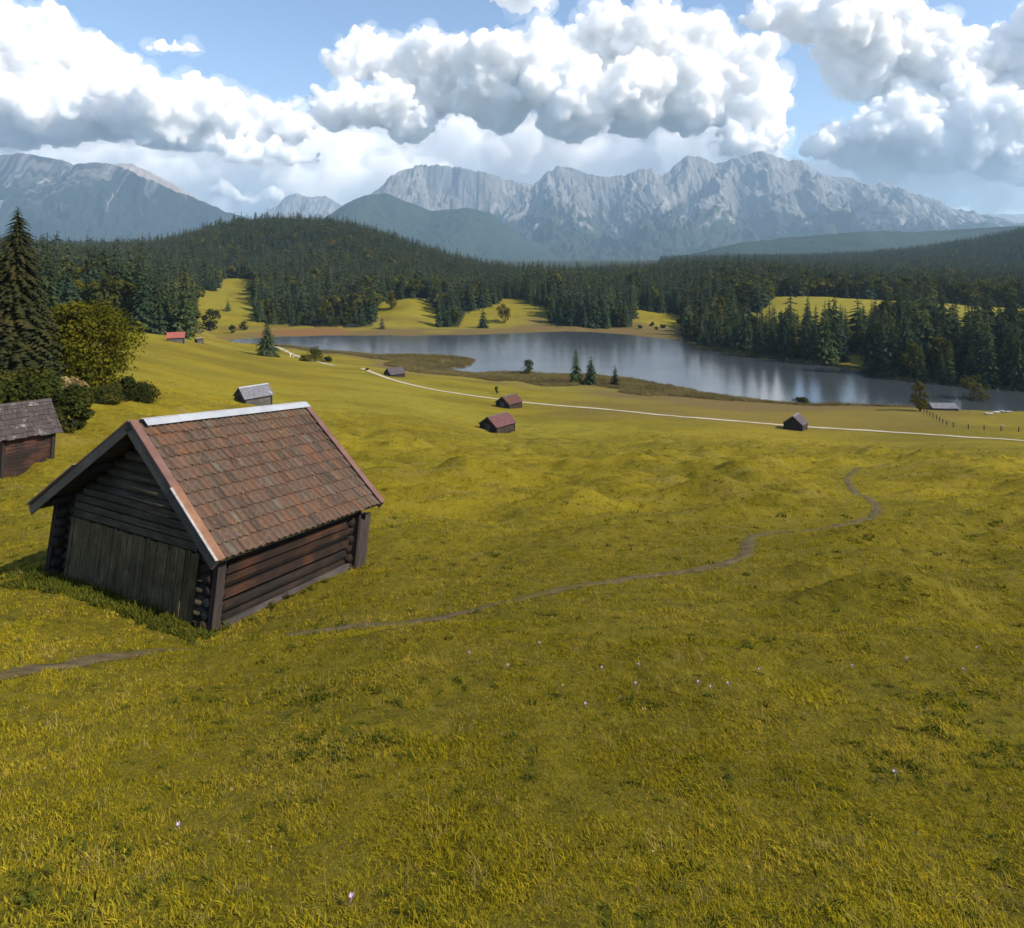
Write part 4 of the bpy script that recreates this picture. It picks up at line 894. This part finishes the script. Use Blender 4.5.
def person(px, py, rz, label, top, legs, stride):
    p = at(px, py, .02); e = empty('person', p, rz); tag(e, label, 'person')
    def skin(name, P, E_, rad, mat):
        me = bpy.data.meshes.new(name); me.from_pydata(P, E_, []); o = link(bpy.data.objects.new(name, me), e); o.modifiers.new('k', 'SKIN'); o.modifiers.new('u', 'SUBSURF').levels = 1
        for v, r_ in zip(me.skin_vertices[0].data, rad): v.radius = (r_, r_)
        me.skin_vertices[0].data[0].use_root = True; me.materials.append(mat)
    s = stride
    skin('body', [(0, 0, .95), (0, 0, 1.2), (0, 0, 1.42), (0, .01, 1.52), (0, .03, 1.62), (0, .02, 1.74), (.1, 0, .9), (.11, s * .5, .5), (.11, s * .7 - .05, .08), (.11, s * .7 + .1, .04), (-.1, 0, .9), (-.11, -s * .3, .5), (-.11, -s - .05, .1), (-.11, -s + .08, .05), (.19, 0, 1.4), (.25, -s * .3, 1.13), (.26, s * .1, .88), (-.19, 0, 1.4), (-.25, s * .3, 1.13), (-.26, s * .5, .88)],
         [(0, 1), (1, 2), (2, 3), (3, 4), (4, 5), (0, 6), (6, 7), (7, 8), (8, 9), (0, 10), (10, 11), (11, 12), (12, 13), (2, 14), (14, 15), (15, 16), (2, 17), (17, 18), (18, 19)],
         [.15, .14, .15, .06, .10, .08, .10, .075, .05, .045, .10, .075, .05, .045, .065, .05, .04, .065, .05, .04], plain('skin', (.42, .26, .19), (.48, .31, .23)))
    skin('shirt', [(0, 0, .93), (0, 0, 1.2), (0, 0, 1.42), (.2, 0, 1.4), (.255, -s * .3, 1.13), (-.2, 0, 1.4), (-.255, s * .3, 1.13)], [(0, 1), (1, 2), (2, 3), (3, 4), (2, 5), (5, 6)], [.17, .16, .165, .08, .065, .08, .065], plain('cloth_top', top, tuple(q * 1.1 for q in top)))
    skin('trousers', [(0, 0, .97), (.1, 0, .9), (.11, s * .5, .5), (.11, s * .7 - .05, .1), (-.1, 0, .9), (-.11, -s * .3, .5), (-.11, -s - .05, .12)], [(0, 1), (1, 2), (2, 3), (0, 4), (4, 5), (5, 6)], [.16, .115, .09, .07, .115, .09, .07], plain('cloth_legs', legs, tuple(q * 1.1 for q in legs)))
    skin('hair', [(0, 0, 1.67), (0, 0, 1.76)], [(0, 1)], [.10, .08], plain('hair', (.05, .035, .025), (.07, .05, .035)))
person(290.4, 357.4, .4, 'person in pale clothes on the meadow by the lone spruce, left one of a pair', (.60, .56, .55), (.62, .58, .52), .22)
person(293.6, 357.6, -.5, 'person in cream clothes on the meadow by the lone spruce, right one of a pair', (.66, .60, .50), (.64, .56, .48), .26)

# ------------------------------------------------------------------ grass, reeds, flowers
def leafstrip(V, Q, T, base, a, h, w, lean, tn, seg=3):
    d = np.array([math.cos(a), math.sin(a), 0]); p = np.array([-d[1], d[0], 0]); b0 = len(V)
    for i in range(seg + 1):
        t = i / seg; c = base + d * lean * h * t ** 1.8 + np.array([0, 0, h * t * (1 - .25 * lean * t)]); ww = w * (1 - t ** 1.6 * .92) * .5
        V.append(c - p * ww); V.append(c + p * ww); T.extend([tn * .6 + .4 * t] * 2)
    for i in range(seg): Q.append((b0 + 2 * i, b0 + 2 * i + 1, b0 + 2 * i + 3, b0 + 2 * i + 2))
def clump(name, mat, nblade, rad, h0, h1, w0, w1, lean, seed, seg=3):
    r = random.Random(seed); V, Q, T = [], [], []
    for _ in range(nblade):
        a = r.uniform(0, 6.283); q = rad * r.random() ** .6; b = r.uniform(0, 6.283)
        leafstrip(V, Q, T, np.array([q * math.cos(b), q * math.sin(b), -.02]), a, r.uniform(h0, h1), r.uniform(w0, w1), r.uniform(.15, lean), r.random(), seg)
    me = mesh_np(name, np.array(V), [np.array(Q)], [mat], True); attr(me, 'tint', np.array(T, np.float32)); return me
def grassmat(name, a, b, c, tr=.35):
    n = NT(name); oi = n.n('ShaderNodeObjectInfo'); ti = n.attr('tint').outputs['Fac']; pos = n.n('ShaderNodeNewGeometry').outputs['Position']
    g = n.noise(pos, .45, 4, .6); g2 = n.noise(pos, .07, 3, .6)
    col = n.mix(ti, a, b); col = n.mix(n.ramp(g, (.48, 0), (.66, .85)), col, c); col = n.mix(n.ramp(g2, (.40, .0), (.62, .6)), col, tuple(q * 1.25 for q in b))
    col = n.mix(1, col, n.ramp(oi.outputs['Random'], (0, (.68, .74, .66)), (.6, (1, 1, 1)), (1, (1.22, 1.14, 1.05))), 'MULTIPLY')
    d = n.n('ShaderNodeBsdfDiffuse'); n.set(d.inputs[0], col); t = n.n('ShaderNodeBsdfTranslucent'); n.set(t.inputs[0], col)
    m_ = n.n('ShaderNodeMixShader', Fac=tr); n.set(m_.inputs[1], d.outputs[0]); n.set(m_.inputs[2], t.outputs[0]); return n.done(m_)
M['grass'] = grassmat('grass_blades', (.055, .048, .006), (.34, .275, .014), (.33, .25, .035))  # dark base to bright tip: shade low in the grass painted into blades
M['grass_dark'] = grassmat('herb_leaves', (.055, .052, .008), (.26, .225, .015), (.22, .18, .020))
M['weed'] = grassmat('nettle_shade_leaves', (.024, .034, .008), (.095, .105, .016), (.075, .08, .012))  # barn weeds, and the dark clumps that imitate shaded patches
M['straw'] = grassmat('dry_straw', (.20, .15, .05), (.42, .33, .14), (.36, .27, .10))
M['reed'] = grassmat('reeds', (.080, .066, .028), (.20, .16, .066), (.165, .14, .05))
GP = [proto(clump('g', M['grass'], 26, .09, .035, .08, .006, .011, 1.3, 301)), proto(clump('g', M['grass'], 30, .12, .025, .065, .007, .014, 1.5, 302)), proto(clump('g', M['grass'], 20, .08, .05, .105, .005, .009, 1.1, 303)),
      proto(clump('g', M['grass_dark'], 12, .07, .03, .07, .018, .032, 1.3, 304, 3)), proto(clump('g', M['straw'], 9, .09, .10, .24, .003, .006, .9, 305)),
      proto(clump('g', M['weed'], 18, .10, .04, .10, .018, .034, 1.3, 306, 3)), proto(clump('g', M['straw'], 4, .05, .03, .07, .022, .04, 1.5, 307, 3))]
def in_view(x, y): return (np.abs(x) < y * .90 + 3.2)
PS = []; SZ = []
for (y0, y1, step, s0) in ((2.6, 7.5, .062, .68), (7.5, 13, .095, .82), (13, 24, .17, 1.15), (24, 48, .36, 1.8), (48, 95, .72, 2.3), (95, 190, 1.6, 3.0)):
    gx, gy = jitter_grid(-y1 * .90 - 3.2, y1 * .90 + 3.2, y0, y1, step, int(y0 * 10)); k = in_view(gx, gy); gx, gy = gx[k], gy[k]
    PS.append(np.c_[gx, gy]); SZ.append(np.full(len(gx), s0) * rng.uniform(.6, 1.25, len(gx)))
PS = np.concatenate(PS); SZ = np.concatenate(SZ)
td = segdist(trail[::4], PS[:, 0], PS[:, 1], False); k = (td > .12 + .20 * rng.random(len(PS))) & ~((PS[:, 1] > 95) & (np.minimum(lake_sd(PS[:, 0], PS[:, 1]), segdist(road, PS[:, 0], PS[:, 1], False)) < 1.9))
lb = np.array([RM.transposed() @ (Vector((x, y, T0.z)) - T0) for x, y in PS]); k &= ~((lb[:, 0] > X0 - .15) & (lb[:, 0] < X1 + .15) & (np.abs(lb[:, 1]) < WY + .15))
cl_ = fbm(PS[:, 0] * .9, PS[:, 1] * .9, 3, 401); k &= (rng.random(len(PS)) < np.clip(.95 + .35 * cl_, .62, 1))
PS, SZ, cl_ = PS[k], SZ[k] * (1 + .45 * np.clip(cl_[k], -.6, .8)), cl_[k]
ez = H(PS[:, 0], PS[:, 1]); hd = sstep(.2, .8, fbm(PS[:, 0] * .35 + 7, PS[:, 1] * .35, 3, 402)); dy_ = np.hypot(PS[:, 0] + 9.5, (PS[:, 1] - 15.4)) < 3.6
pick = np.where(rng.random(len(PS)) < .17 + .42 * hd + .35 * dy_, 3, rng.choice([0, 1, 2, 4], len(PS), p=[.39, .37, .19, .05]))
herb_shade = .015 + .10 * sstep(.35, .9, fbm(PS[:, 0] * .5 + 3, PS[:, 1] * .5, 3, 403))
for (px, py, rx, ry) in ((985, 742, 62, 40), (930, 700, 40, 20), (612, 918, 34, 16), (40, 905, 40, 18), (18, 565, 45, 26), (150, 600, 60, 18), (900, 770, 40, 16), (330, 745, 60, 14)):  # dark herb clumps massed here to stand in for shaded patches
    g = ground(px, py); sx = g[1] / F * rx; herb_shade = herb_shade + .26 * np.exp(-((PS[:, 0] - g[0]) / sx) ** 2 - ((PS[:, 1] - g[1]) / (sx * ry / rx * 1.9)) ** 2)
uu = rng.random(len(PS)); pick = np.where((uu < herb_shade) & (PS[:, 1] < 30), 5, np.where((uu > .988) & (PS[:, 1] < 16), 6, pick))
SZ = np.where(pick == 4, SZ * .9, SZ); fad = sstep(200, 60, PS[:, 1])
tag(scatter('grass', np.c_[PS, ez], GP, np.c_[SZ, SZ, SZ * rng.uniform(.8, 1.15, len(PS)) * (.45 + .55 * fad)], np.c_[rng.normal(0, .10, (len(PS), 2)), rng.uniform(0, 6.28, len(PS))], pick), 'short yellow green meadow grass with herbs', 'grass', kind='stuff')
wp = []
for _ in range(520):
    u = random.random(); q = Vector((X0 - random.uniform(.28, 1.1) ** 1.3, (random.random() * 2 - 1) * (WY + .6), 0)) if u < .80 else Vector((random.uniform(X0 - .4, X1 + .9), -WY - random.uniform(.30, .62), 0)) if u < .86 else Vector((random.uniform(X0 - .8, X1), WY + random.uniform(.3, 1.0), 0))
    q = RM @ q + T0; wp.append((q.x, q.y))
wp = np.array(wp); ws = rng.uniform(.5, 1.35, len(wp))
WPR = [proto(clump('w', M['weed'], 26, .10, .08, .20, .018, .034, 1.0, 331, 3)), proto(clump('w', M['weed'], 18, .12, .05, .13, .03, .05, 1.3, 332, 3))]
tag(scatter('weeds', np.c_[wp, H(wp[:, 0], wp[:, 1])], WPR, np.c_[ws, ws, ws], np.c_[rng.normal(0, .1, (len(wp), 2)), rng.uniform(0, 6.28, len(wp))], rng.integers(0, 2, len(wp))), 'dark green weeds growing along the barn walls', 'weeds', kind='stuff')
# reeds along the near shore and on the spit
gx, gy = jitter_grid(-190, 150, 178, 330, 1.0, 411); q = lake_sd(gx, gy); ppx = pxof(gx, gy)
wd = np.interp(ppx, [235, 300, 340, 400, 430, 470, 490, 540, 640, 740, 800, 870, 925, 940], [1, 6, 14, 24, 20, 17, 24, 30, 26, 14, 5, 4, 2, 0]) * (1 + .35 * perlin(gx * .06, gy * .06, 412))
k = (q > .2) & (q < wd) & (gy < 332); gx, gy = gx[k], gy[k]; gz = H(gx, gy)
RP_ = [proto(clump('r', M['reed'], 34, .75, .6, 1.15, .05, .09, .5, 421, 2)), proto(clump('r', M['reed'], 26, .65, .4, .9, .06, .10, .7, 422, 2))]
s_ = rng.uniform(.7, 1.2, len(gx)) * (1 + .3 * perlin(gx * .1, gy * .1, 413))
tag(scatter('reeds', np.c_[gx, gy, gz], RP_, np.c_[s_, s_, s_], np.c_[np.zeros((len(gx), 2)), rng.uniform(0, 6.28, len(gx))], rng.integers(0, 2, len(gx))), 'brown reeds and sedge along the lake shore', 'reeds', kind='stuff')
# meadow saffron
M['petal'] = plain('mauve_petals', (.34, .25, .40), (.44, .34, .48), 8, .7, bump=0)
fm_ = MB(); fm_.tube([(0, 0, .03), (.004, 0, .10)], .003, 5)
for kk in range(6):
    a = kk * math.pi / 3; d = Vector((math.cos(a), math.sin(a), 0)); t_ = Vector((-d.y, d.x, 0)); b_ = Vector((.004, 0, .095))
    fm_.add([b_, b_ + d * .020 + t_ * .011 + Vector((0, 0, .022)), b_ + d * .030 + Vector((0, 0, .045)), b_ + d * .020 - t_ * .011 + Vector((0, 0, .022))], [(0, 1, 2, 3)])
fme = fm_.mesh('meadow_saffron', M['petal'], True)
for (px, py) in [(634, 686), (640, 667), (698, 685), (712, 690), (729, 686), (541, 645), (602, 670), (978, 650), (896, 778), (906, 660), (852, 668), (470, 655), (508, 668), (965, 672), (585, 707), (760, 672), (350, 905), (180, 830)]:
    g = ground(px, py + 3); o = bpy.data.objects.new('meadow_saffron', fme); o.location = g; o.scale = (.72,) * 3; o.rotation_euler = (random.uniform(-.2, .2), random.uniform(-.2, .2), random.uniform(0, 6)); link(o)
    tag(o, 'pale mauve meadow saffron blooming singly in the short grass', 'flower', 'meadow saffron in the grass')
#PART3

# ------------------------------------------------------------------ haze, clouds, light, camera
AIR = 6.4e-5
mh = bpy.data.materials.new('haze'); mh.use_nodes = True; t = mh.node_tree; t.nodes.clear(); o_ = t.nodes.new('ShaderNodeOutputMaterial'); pv = t.nodes.new('ShaderNodeVolumePrincipled')
pv.inputs['Color'].default_value = (.52, .755, 1.0, 1); pv.inputs['Density'].default_value = AIR; pv.inputs['Anisotropy'].default_value = .1; t.links.new(pv.outputs[0], o_.inputs['Volume'])
m = MB(); m.box((-15600, -15600, -95), (15600, 15600, 1480)); tag(m.build('haze', mh), 'blue summer haze hanging in the valley', 'haze', kind='stuff')

mc = bpy.data.materials.new('cloud'); mc.use_nodes = True; t = mc.node_tree; t.nodes.clear(); o_ = t.nodes.new('ShaderNodeOutputMaterial'); vs_ = t.nodes.new('ShaderNodeVolumeScatter')
vs_.inputs['Color'].default_value = (1, 1, 1, 1); vs_.inputs['Density'].default_value = 1 / 85.; vs_.inputs['Anisotropy'].default_value = .0; t.links.new(vs_.outputs[0], o_.inputs['Volume'])
mv = mc.copy(); mv.name = 'cloud_veil'; mv.node_tree.nodes['Volume Scatter'].inputs['Density'].default_value = 1 / 1700.
mt = mc.copy(); mt.name = 'thin_cloud'; mt.node_tree.nodes['Volume Scatter'].inputs['Density'].default_value = 1 / 620.
def ico(sub):
    bm = bmesh.new(); bmesh.ops.create_icosphere(bm, subdivisions=sub, radius=1); V = np.array([v.co[:] for v in bm.verts]); Fc = np.array([[v.index for v in f.verts] for f in bm.faces]); bm.free(); return V, Fc
I1, I2 = ico(1), ico(2)
def cloud(label, puffs, Y, base_py, seed, vox=42, flat=.82, levels=(15, 9), soft=1.0, thin=False):
    """puffs: (px, py, radius px); billows grow on billows, the underside is flattened"""
    r = np.random.default_rng(seed); S = []
    for (px, py, rp) in puffs:
        rp *= .86
        y = Y + r.uniform(-1, 1) * rp / F * Y * .8; c = np.array([(px - CX) / F * y, y, -(py - HZ) / F * y]); rad = rp / F * y; S.append((c, rad))
        for _ in range(levels[0]):
            d = r.normal(size=3); d /= np.linalg.norm(d); d[2] = abs(d[2]) * .9 - .25; d[1] = d[1] * .8 - .35; d /= np.linalg.norm(d); r2 = rad * (.16 + .46 * r.random() ** 1.6); c2 = c + d * rad * r.uniform(.78, 1.12); S.append((c2, r2))
            for _ in range(levels[1]):
                e = d * .7 + r.normal(size=3) * .8; e /= np.linalg.norm(e); r3 = r2 * r.uniform(.18, .6); c3 = c2 + e * r2 * r.uniform(.85, 1.1); S.append((c3, r3))
    base = -(base_py - HZ) / F * Y; VV, FF, off = [], [], 0
    for c, rad in S:
        Vb, Fb = I2 if rad > 300 else I1
        V = Vb * rad * np.array([1, 1, .92]) + c
        lo = V[:, 2] < base; V[lo, 2] = base + (V[lo, 2] - base) * (1 - flat)
        VV.append(V); FF.append(Fb + off); off += len(V)
    me = mesh_np('cloud', np.concatenate(VV), [np.concatenate(FF)], [mt if thin else mc], True); o = link(bpy.data.objects.new('cloud', me))
    md = o.modifiers.new('r', 'REMESH'); md.mode = 'VOXEL'; md.voxel_size = vox; md.use_smooth_shade = True
    tx_ = bpy.data.textures.new('billow', 'VORONOI'); tx_.noise_scale = 420; tx_.noise_intensity = 1.0
    d1 = o.modifiers.new('d', 'DISPLACE'); d1.texture = tx_; d1.texture_coords = 'GLOBAL'; d1.strength = -170; d1.mid_level = .35
    t3 = bpy.data.textures.new('billow_small', 'VORONOI'); t3.noise_scale = 190; d3 = o.modifiers.new('d3', 'DISPLACE'); d3.texture = t3; d3.texture_coords = 'GLOBAL'; d3.strength = -80; d3.mid_level = .35
    t2 = bpy.data.textures.new('fray', 'CLOUDS'); t2.noise_scale = 380; t2.noise_depth = 6
    d2 = o.modifiers.new('d2', 'DISPLACE'); d2.texture = t2; d2.texture_coords = 'GLOBAL'; d2.strength = 340 * soft; d2.mid_level = .5
    if thin: return tag(o, label, 'cloud', kind='stuff')
    v_ = link(bpy.data.objects.new('veil', me.copy()), o); v_.data.materials.clear(); v_.data.materials.append(mv)
    md = v_.modifiers.new('r', 'REMESH'); md.mode = 'VOXEL'; md.voxel_size = vox * 1.5
    t4 = bpy.data.textures.new('wisp', 'CLOUDS'); t4.noise_scale = 620; t4.noise_depth = 5
    d4 = v_.modifiers.new('d', 'DISPLACE'); d4.texture = t4; d4.texture_coords = 'GLOBAL'; d4.strength = 900 * soft; d4.mid_level = .42
    return tag(o, label, 'cloud', kind='stuff')
CY = 19000
cloud('long bank of white cumulus rising at the left edge of the sky', [(-60, 60, 60), (-20, 30, 40), (10, 45, 40), (40, 62, 42), (75, 72, 38), (105, 75, 36), (60, 110, 50), (110, 108, 42), (150, 112, 40), (0, 110, 60), (190, 112, 30), (225, 118, 28), (180, 140, 30), (255, 128, 26), (290, 128, 22), (35, 30, 20), (60, 35, 18), (140, 80, 16)], CY - 1200, 150, 1)
cloud('great heap of white cumulus above the middle of the mountains', [(350, 66, 24), (385, 62, 30), (425, 56, 26), (470, 68, 36), (520, 58, 34), (560, 74, 36), (600, 50, 40), (640, 44, 42), (685, 56, 38), (655, 25, 26), (725, 86, 40), (690, 100, 46), (755, 108, 26), (630, 100, 50), (570, 112, 42), (500, 104, 38), (430, 98, 34), (380, 108, 30), (335, 112, 26), (770, 140, 18), (600, 22, 18), (740, 150, 26), (445, 75, 30), (540, 40, 16), (410, 128, 26)], CY - 300, 152, 2)
cloud('towering white cumulus filling the right edge of the sky', [(760, 18, 18), (800, 20, 28), (845, 25, 38), (890, 40, 44), (860, 70, 40), (905, 85, 44), (945, 100, 46), (930, 60, 34), (975, 120, 44), (1000, 150, 40), (940, 145, 40), (895, 130, 34), (1015, 95, 40), (1060, 80, 60), (1040, 150, 50), (850, 150, 26), (825, 145, 20), (880, 165, 30), (985, 60, 24), (870, 10, 26), (1000, 40, 18)], CY + 2600, 190, 3)
cloud('small bright cloud cut off by the top edge of the picture', [(505, -2, 14), (522, 6, 13), (538, -4, 14), (528, -10, 20)], CY - 800, 22, 4, vox=55)
cloud('thin white cloud wisp in the blue on the left', [(150, 47, 5), (163, 48, 6.5), (178, 48, 7), (192, 50, 6), (203, 53, 3.5)], CY - 600, 52, 5, vox=50, flat=.6)
cloud('small grey cloud floating before the white bank over the left valley', [(225, 148, 16), (255, 155, 18), (285, 158, 16), (310, 162, 10), (240, 162, 14)], CY - 2700, 164, 6, vox=55)
cloud('low bank of distant grey white cloud along the mountain tops', [(x, 186 + 6 * math.sin(x * .07), 34 + 8 * math.sin(x * .13 + 1)) for x in range(-80, 780, 34)] + [(x, 150 + 8 * math.sin(x * .05 + 2), 40) for x in range(-60, 760, 52)] + [(x, 212 + 5 * math.sin(x * .06), 26) for x in range(-80, 800, 30)], CY + 6500, 236, 7, vox=90, levels=(10, 6), soft=1.5, thin=True)
cloud('bright little cumulus glowing behind the left valley', [(228, 186, 12), (240, 194, 12), (218, 192, 10), (250, 202, 9), (275, 195, 8)], CY - 1200, 212, 8, vox=50)
cloud('low distant cloud behind the right end of the range', [(x, 198 + 5 * math.sin(x * .09), 24) for x in range(780, 1100, 30)] + [(x, 178 + 8 * math.sin(x * .05), 34) for x in range(760, 1100, 40)], CY + 5000, 236, 9, vox=90, levels=(10, 6), soft=1.5, thin=True)

SUN_AZ, SUN_EL = R(112), R(40)
w = bpy.data.worlds.new('World'); scene.world = w; w.use_nodes = True; nt = w.node_tree; bg = nt.nodes['Background']; sk = nt.nodes.new('ShaderNodeTexSky'); sk.sky_type = 'NISHITA'; sk.sun_disc = False
sk.sun_elevation = SUN_EL; sk.sun_rotation = SUN_AZ; sk.altitude = 900; sk.air_density = 1.0; sk.dust_density = 1.4; sk.ozone_density = 1.5
nt.links.new(sk.outputs[0], bg.inputs[0]); bg.inputs[1].default_value = .125
sd_ = bpy.data.lights.new('sun', 'SUN'); sd_.energy = 4.95; sd_.angle = R(.53); sd_.color = (1, .905, .765); so = link(bpy.data.objects.new('sun', sd_))
dv = Vector((math.sin(SUN_AZ) * math.cos(SUN_EL), math.cos(SUN_AZ) * math.cos(SUN_EL), math.sin(SUN_EL))); so.rotation_euler = dv.to_track_quat('Z', 'Y').to_euler(); so.location = (60, 0, 60)
cd = bpy.data.cameras.new('camera'); cam = link(bpy.data.objects.new('camera', cd)); cam.rotation_euler = (math.pi / 2, 0, 0); cam.location = (0, 0, 0)
cd.sensor_fit = 'HORIZONTAL'; cd.sensor_width = 36; cd.lens = 36 * F / 1024; cd.shift_x = 0; cd.shift_y = -(464 - HZ) / 1024; cd.clip_start = .1; cd.clip_end = 90000
scene.camera = cam
vs = scene.view_settings; vs.view_transform = 'Standard'; vs.look = 'None'; vs.exposure = .70; vs.gamma = 1; vs.use_curve_mapping = False
cyc = scene.cycles; cyc.use_denoising = True; cyc.denoiser = 'OPENIMAGEDENOISE'; cyc.max_bounces = 44; cyc.volume_bounces = 40; cyc.diffuse_bounces = 3; cyc.glossy_bounces = 3; cyc.transmission_bounces = 3; cyc.transparent_max_bounces = 8
cyc.caustics_reflective = False; cyc.caustics_refractive = False; cyc.sample_clamp_indirect = 6
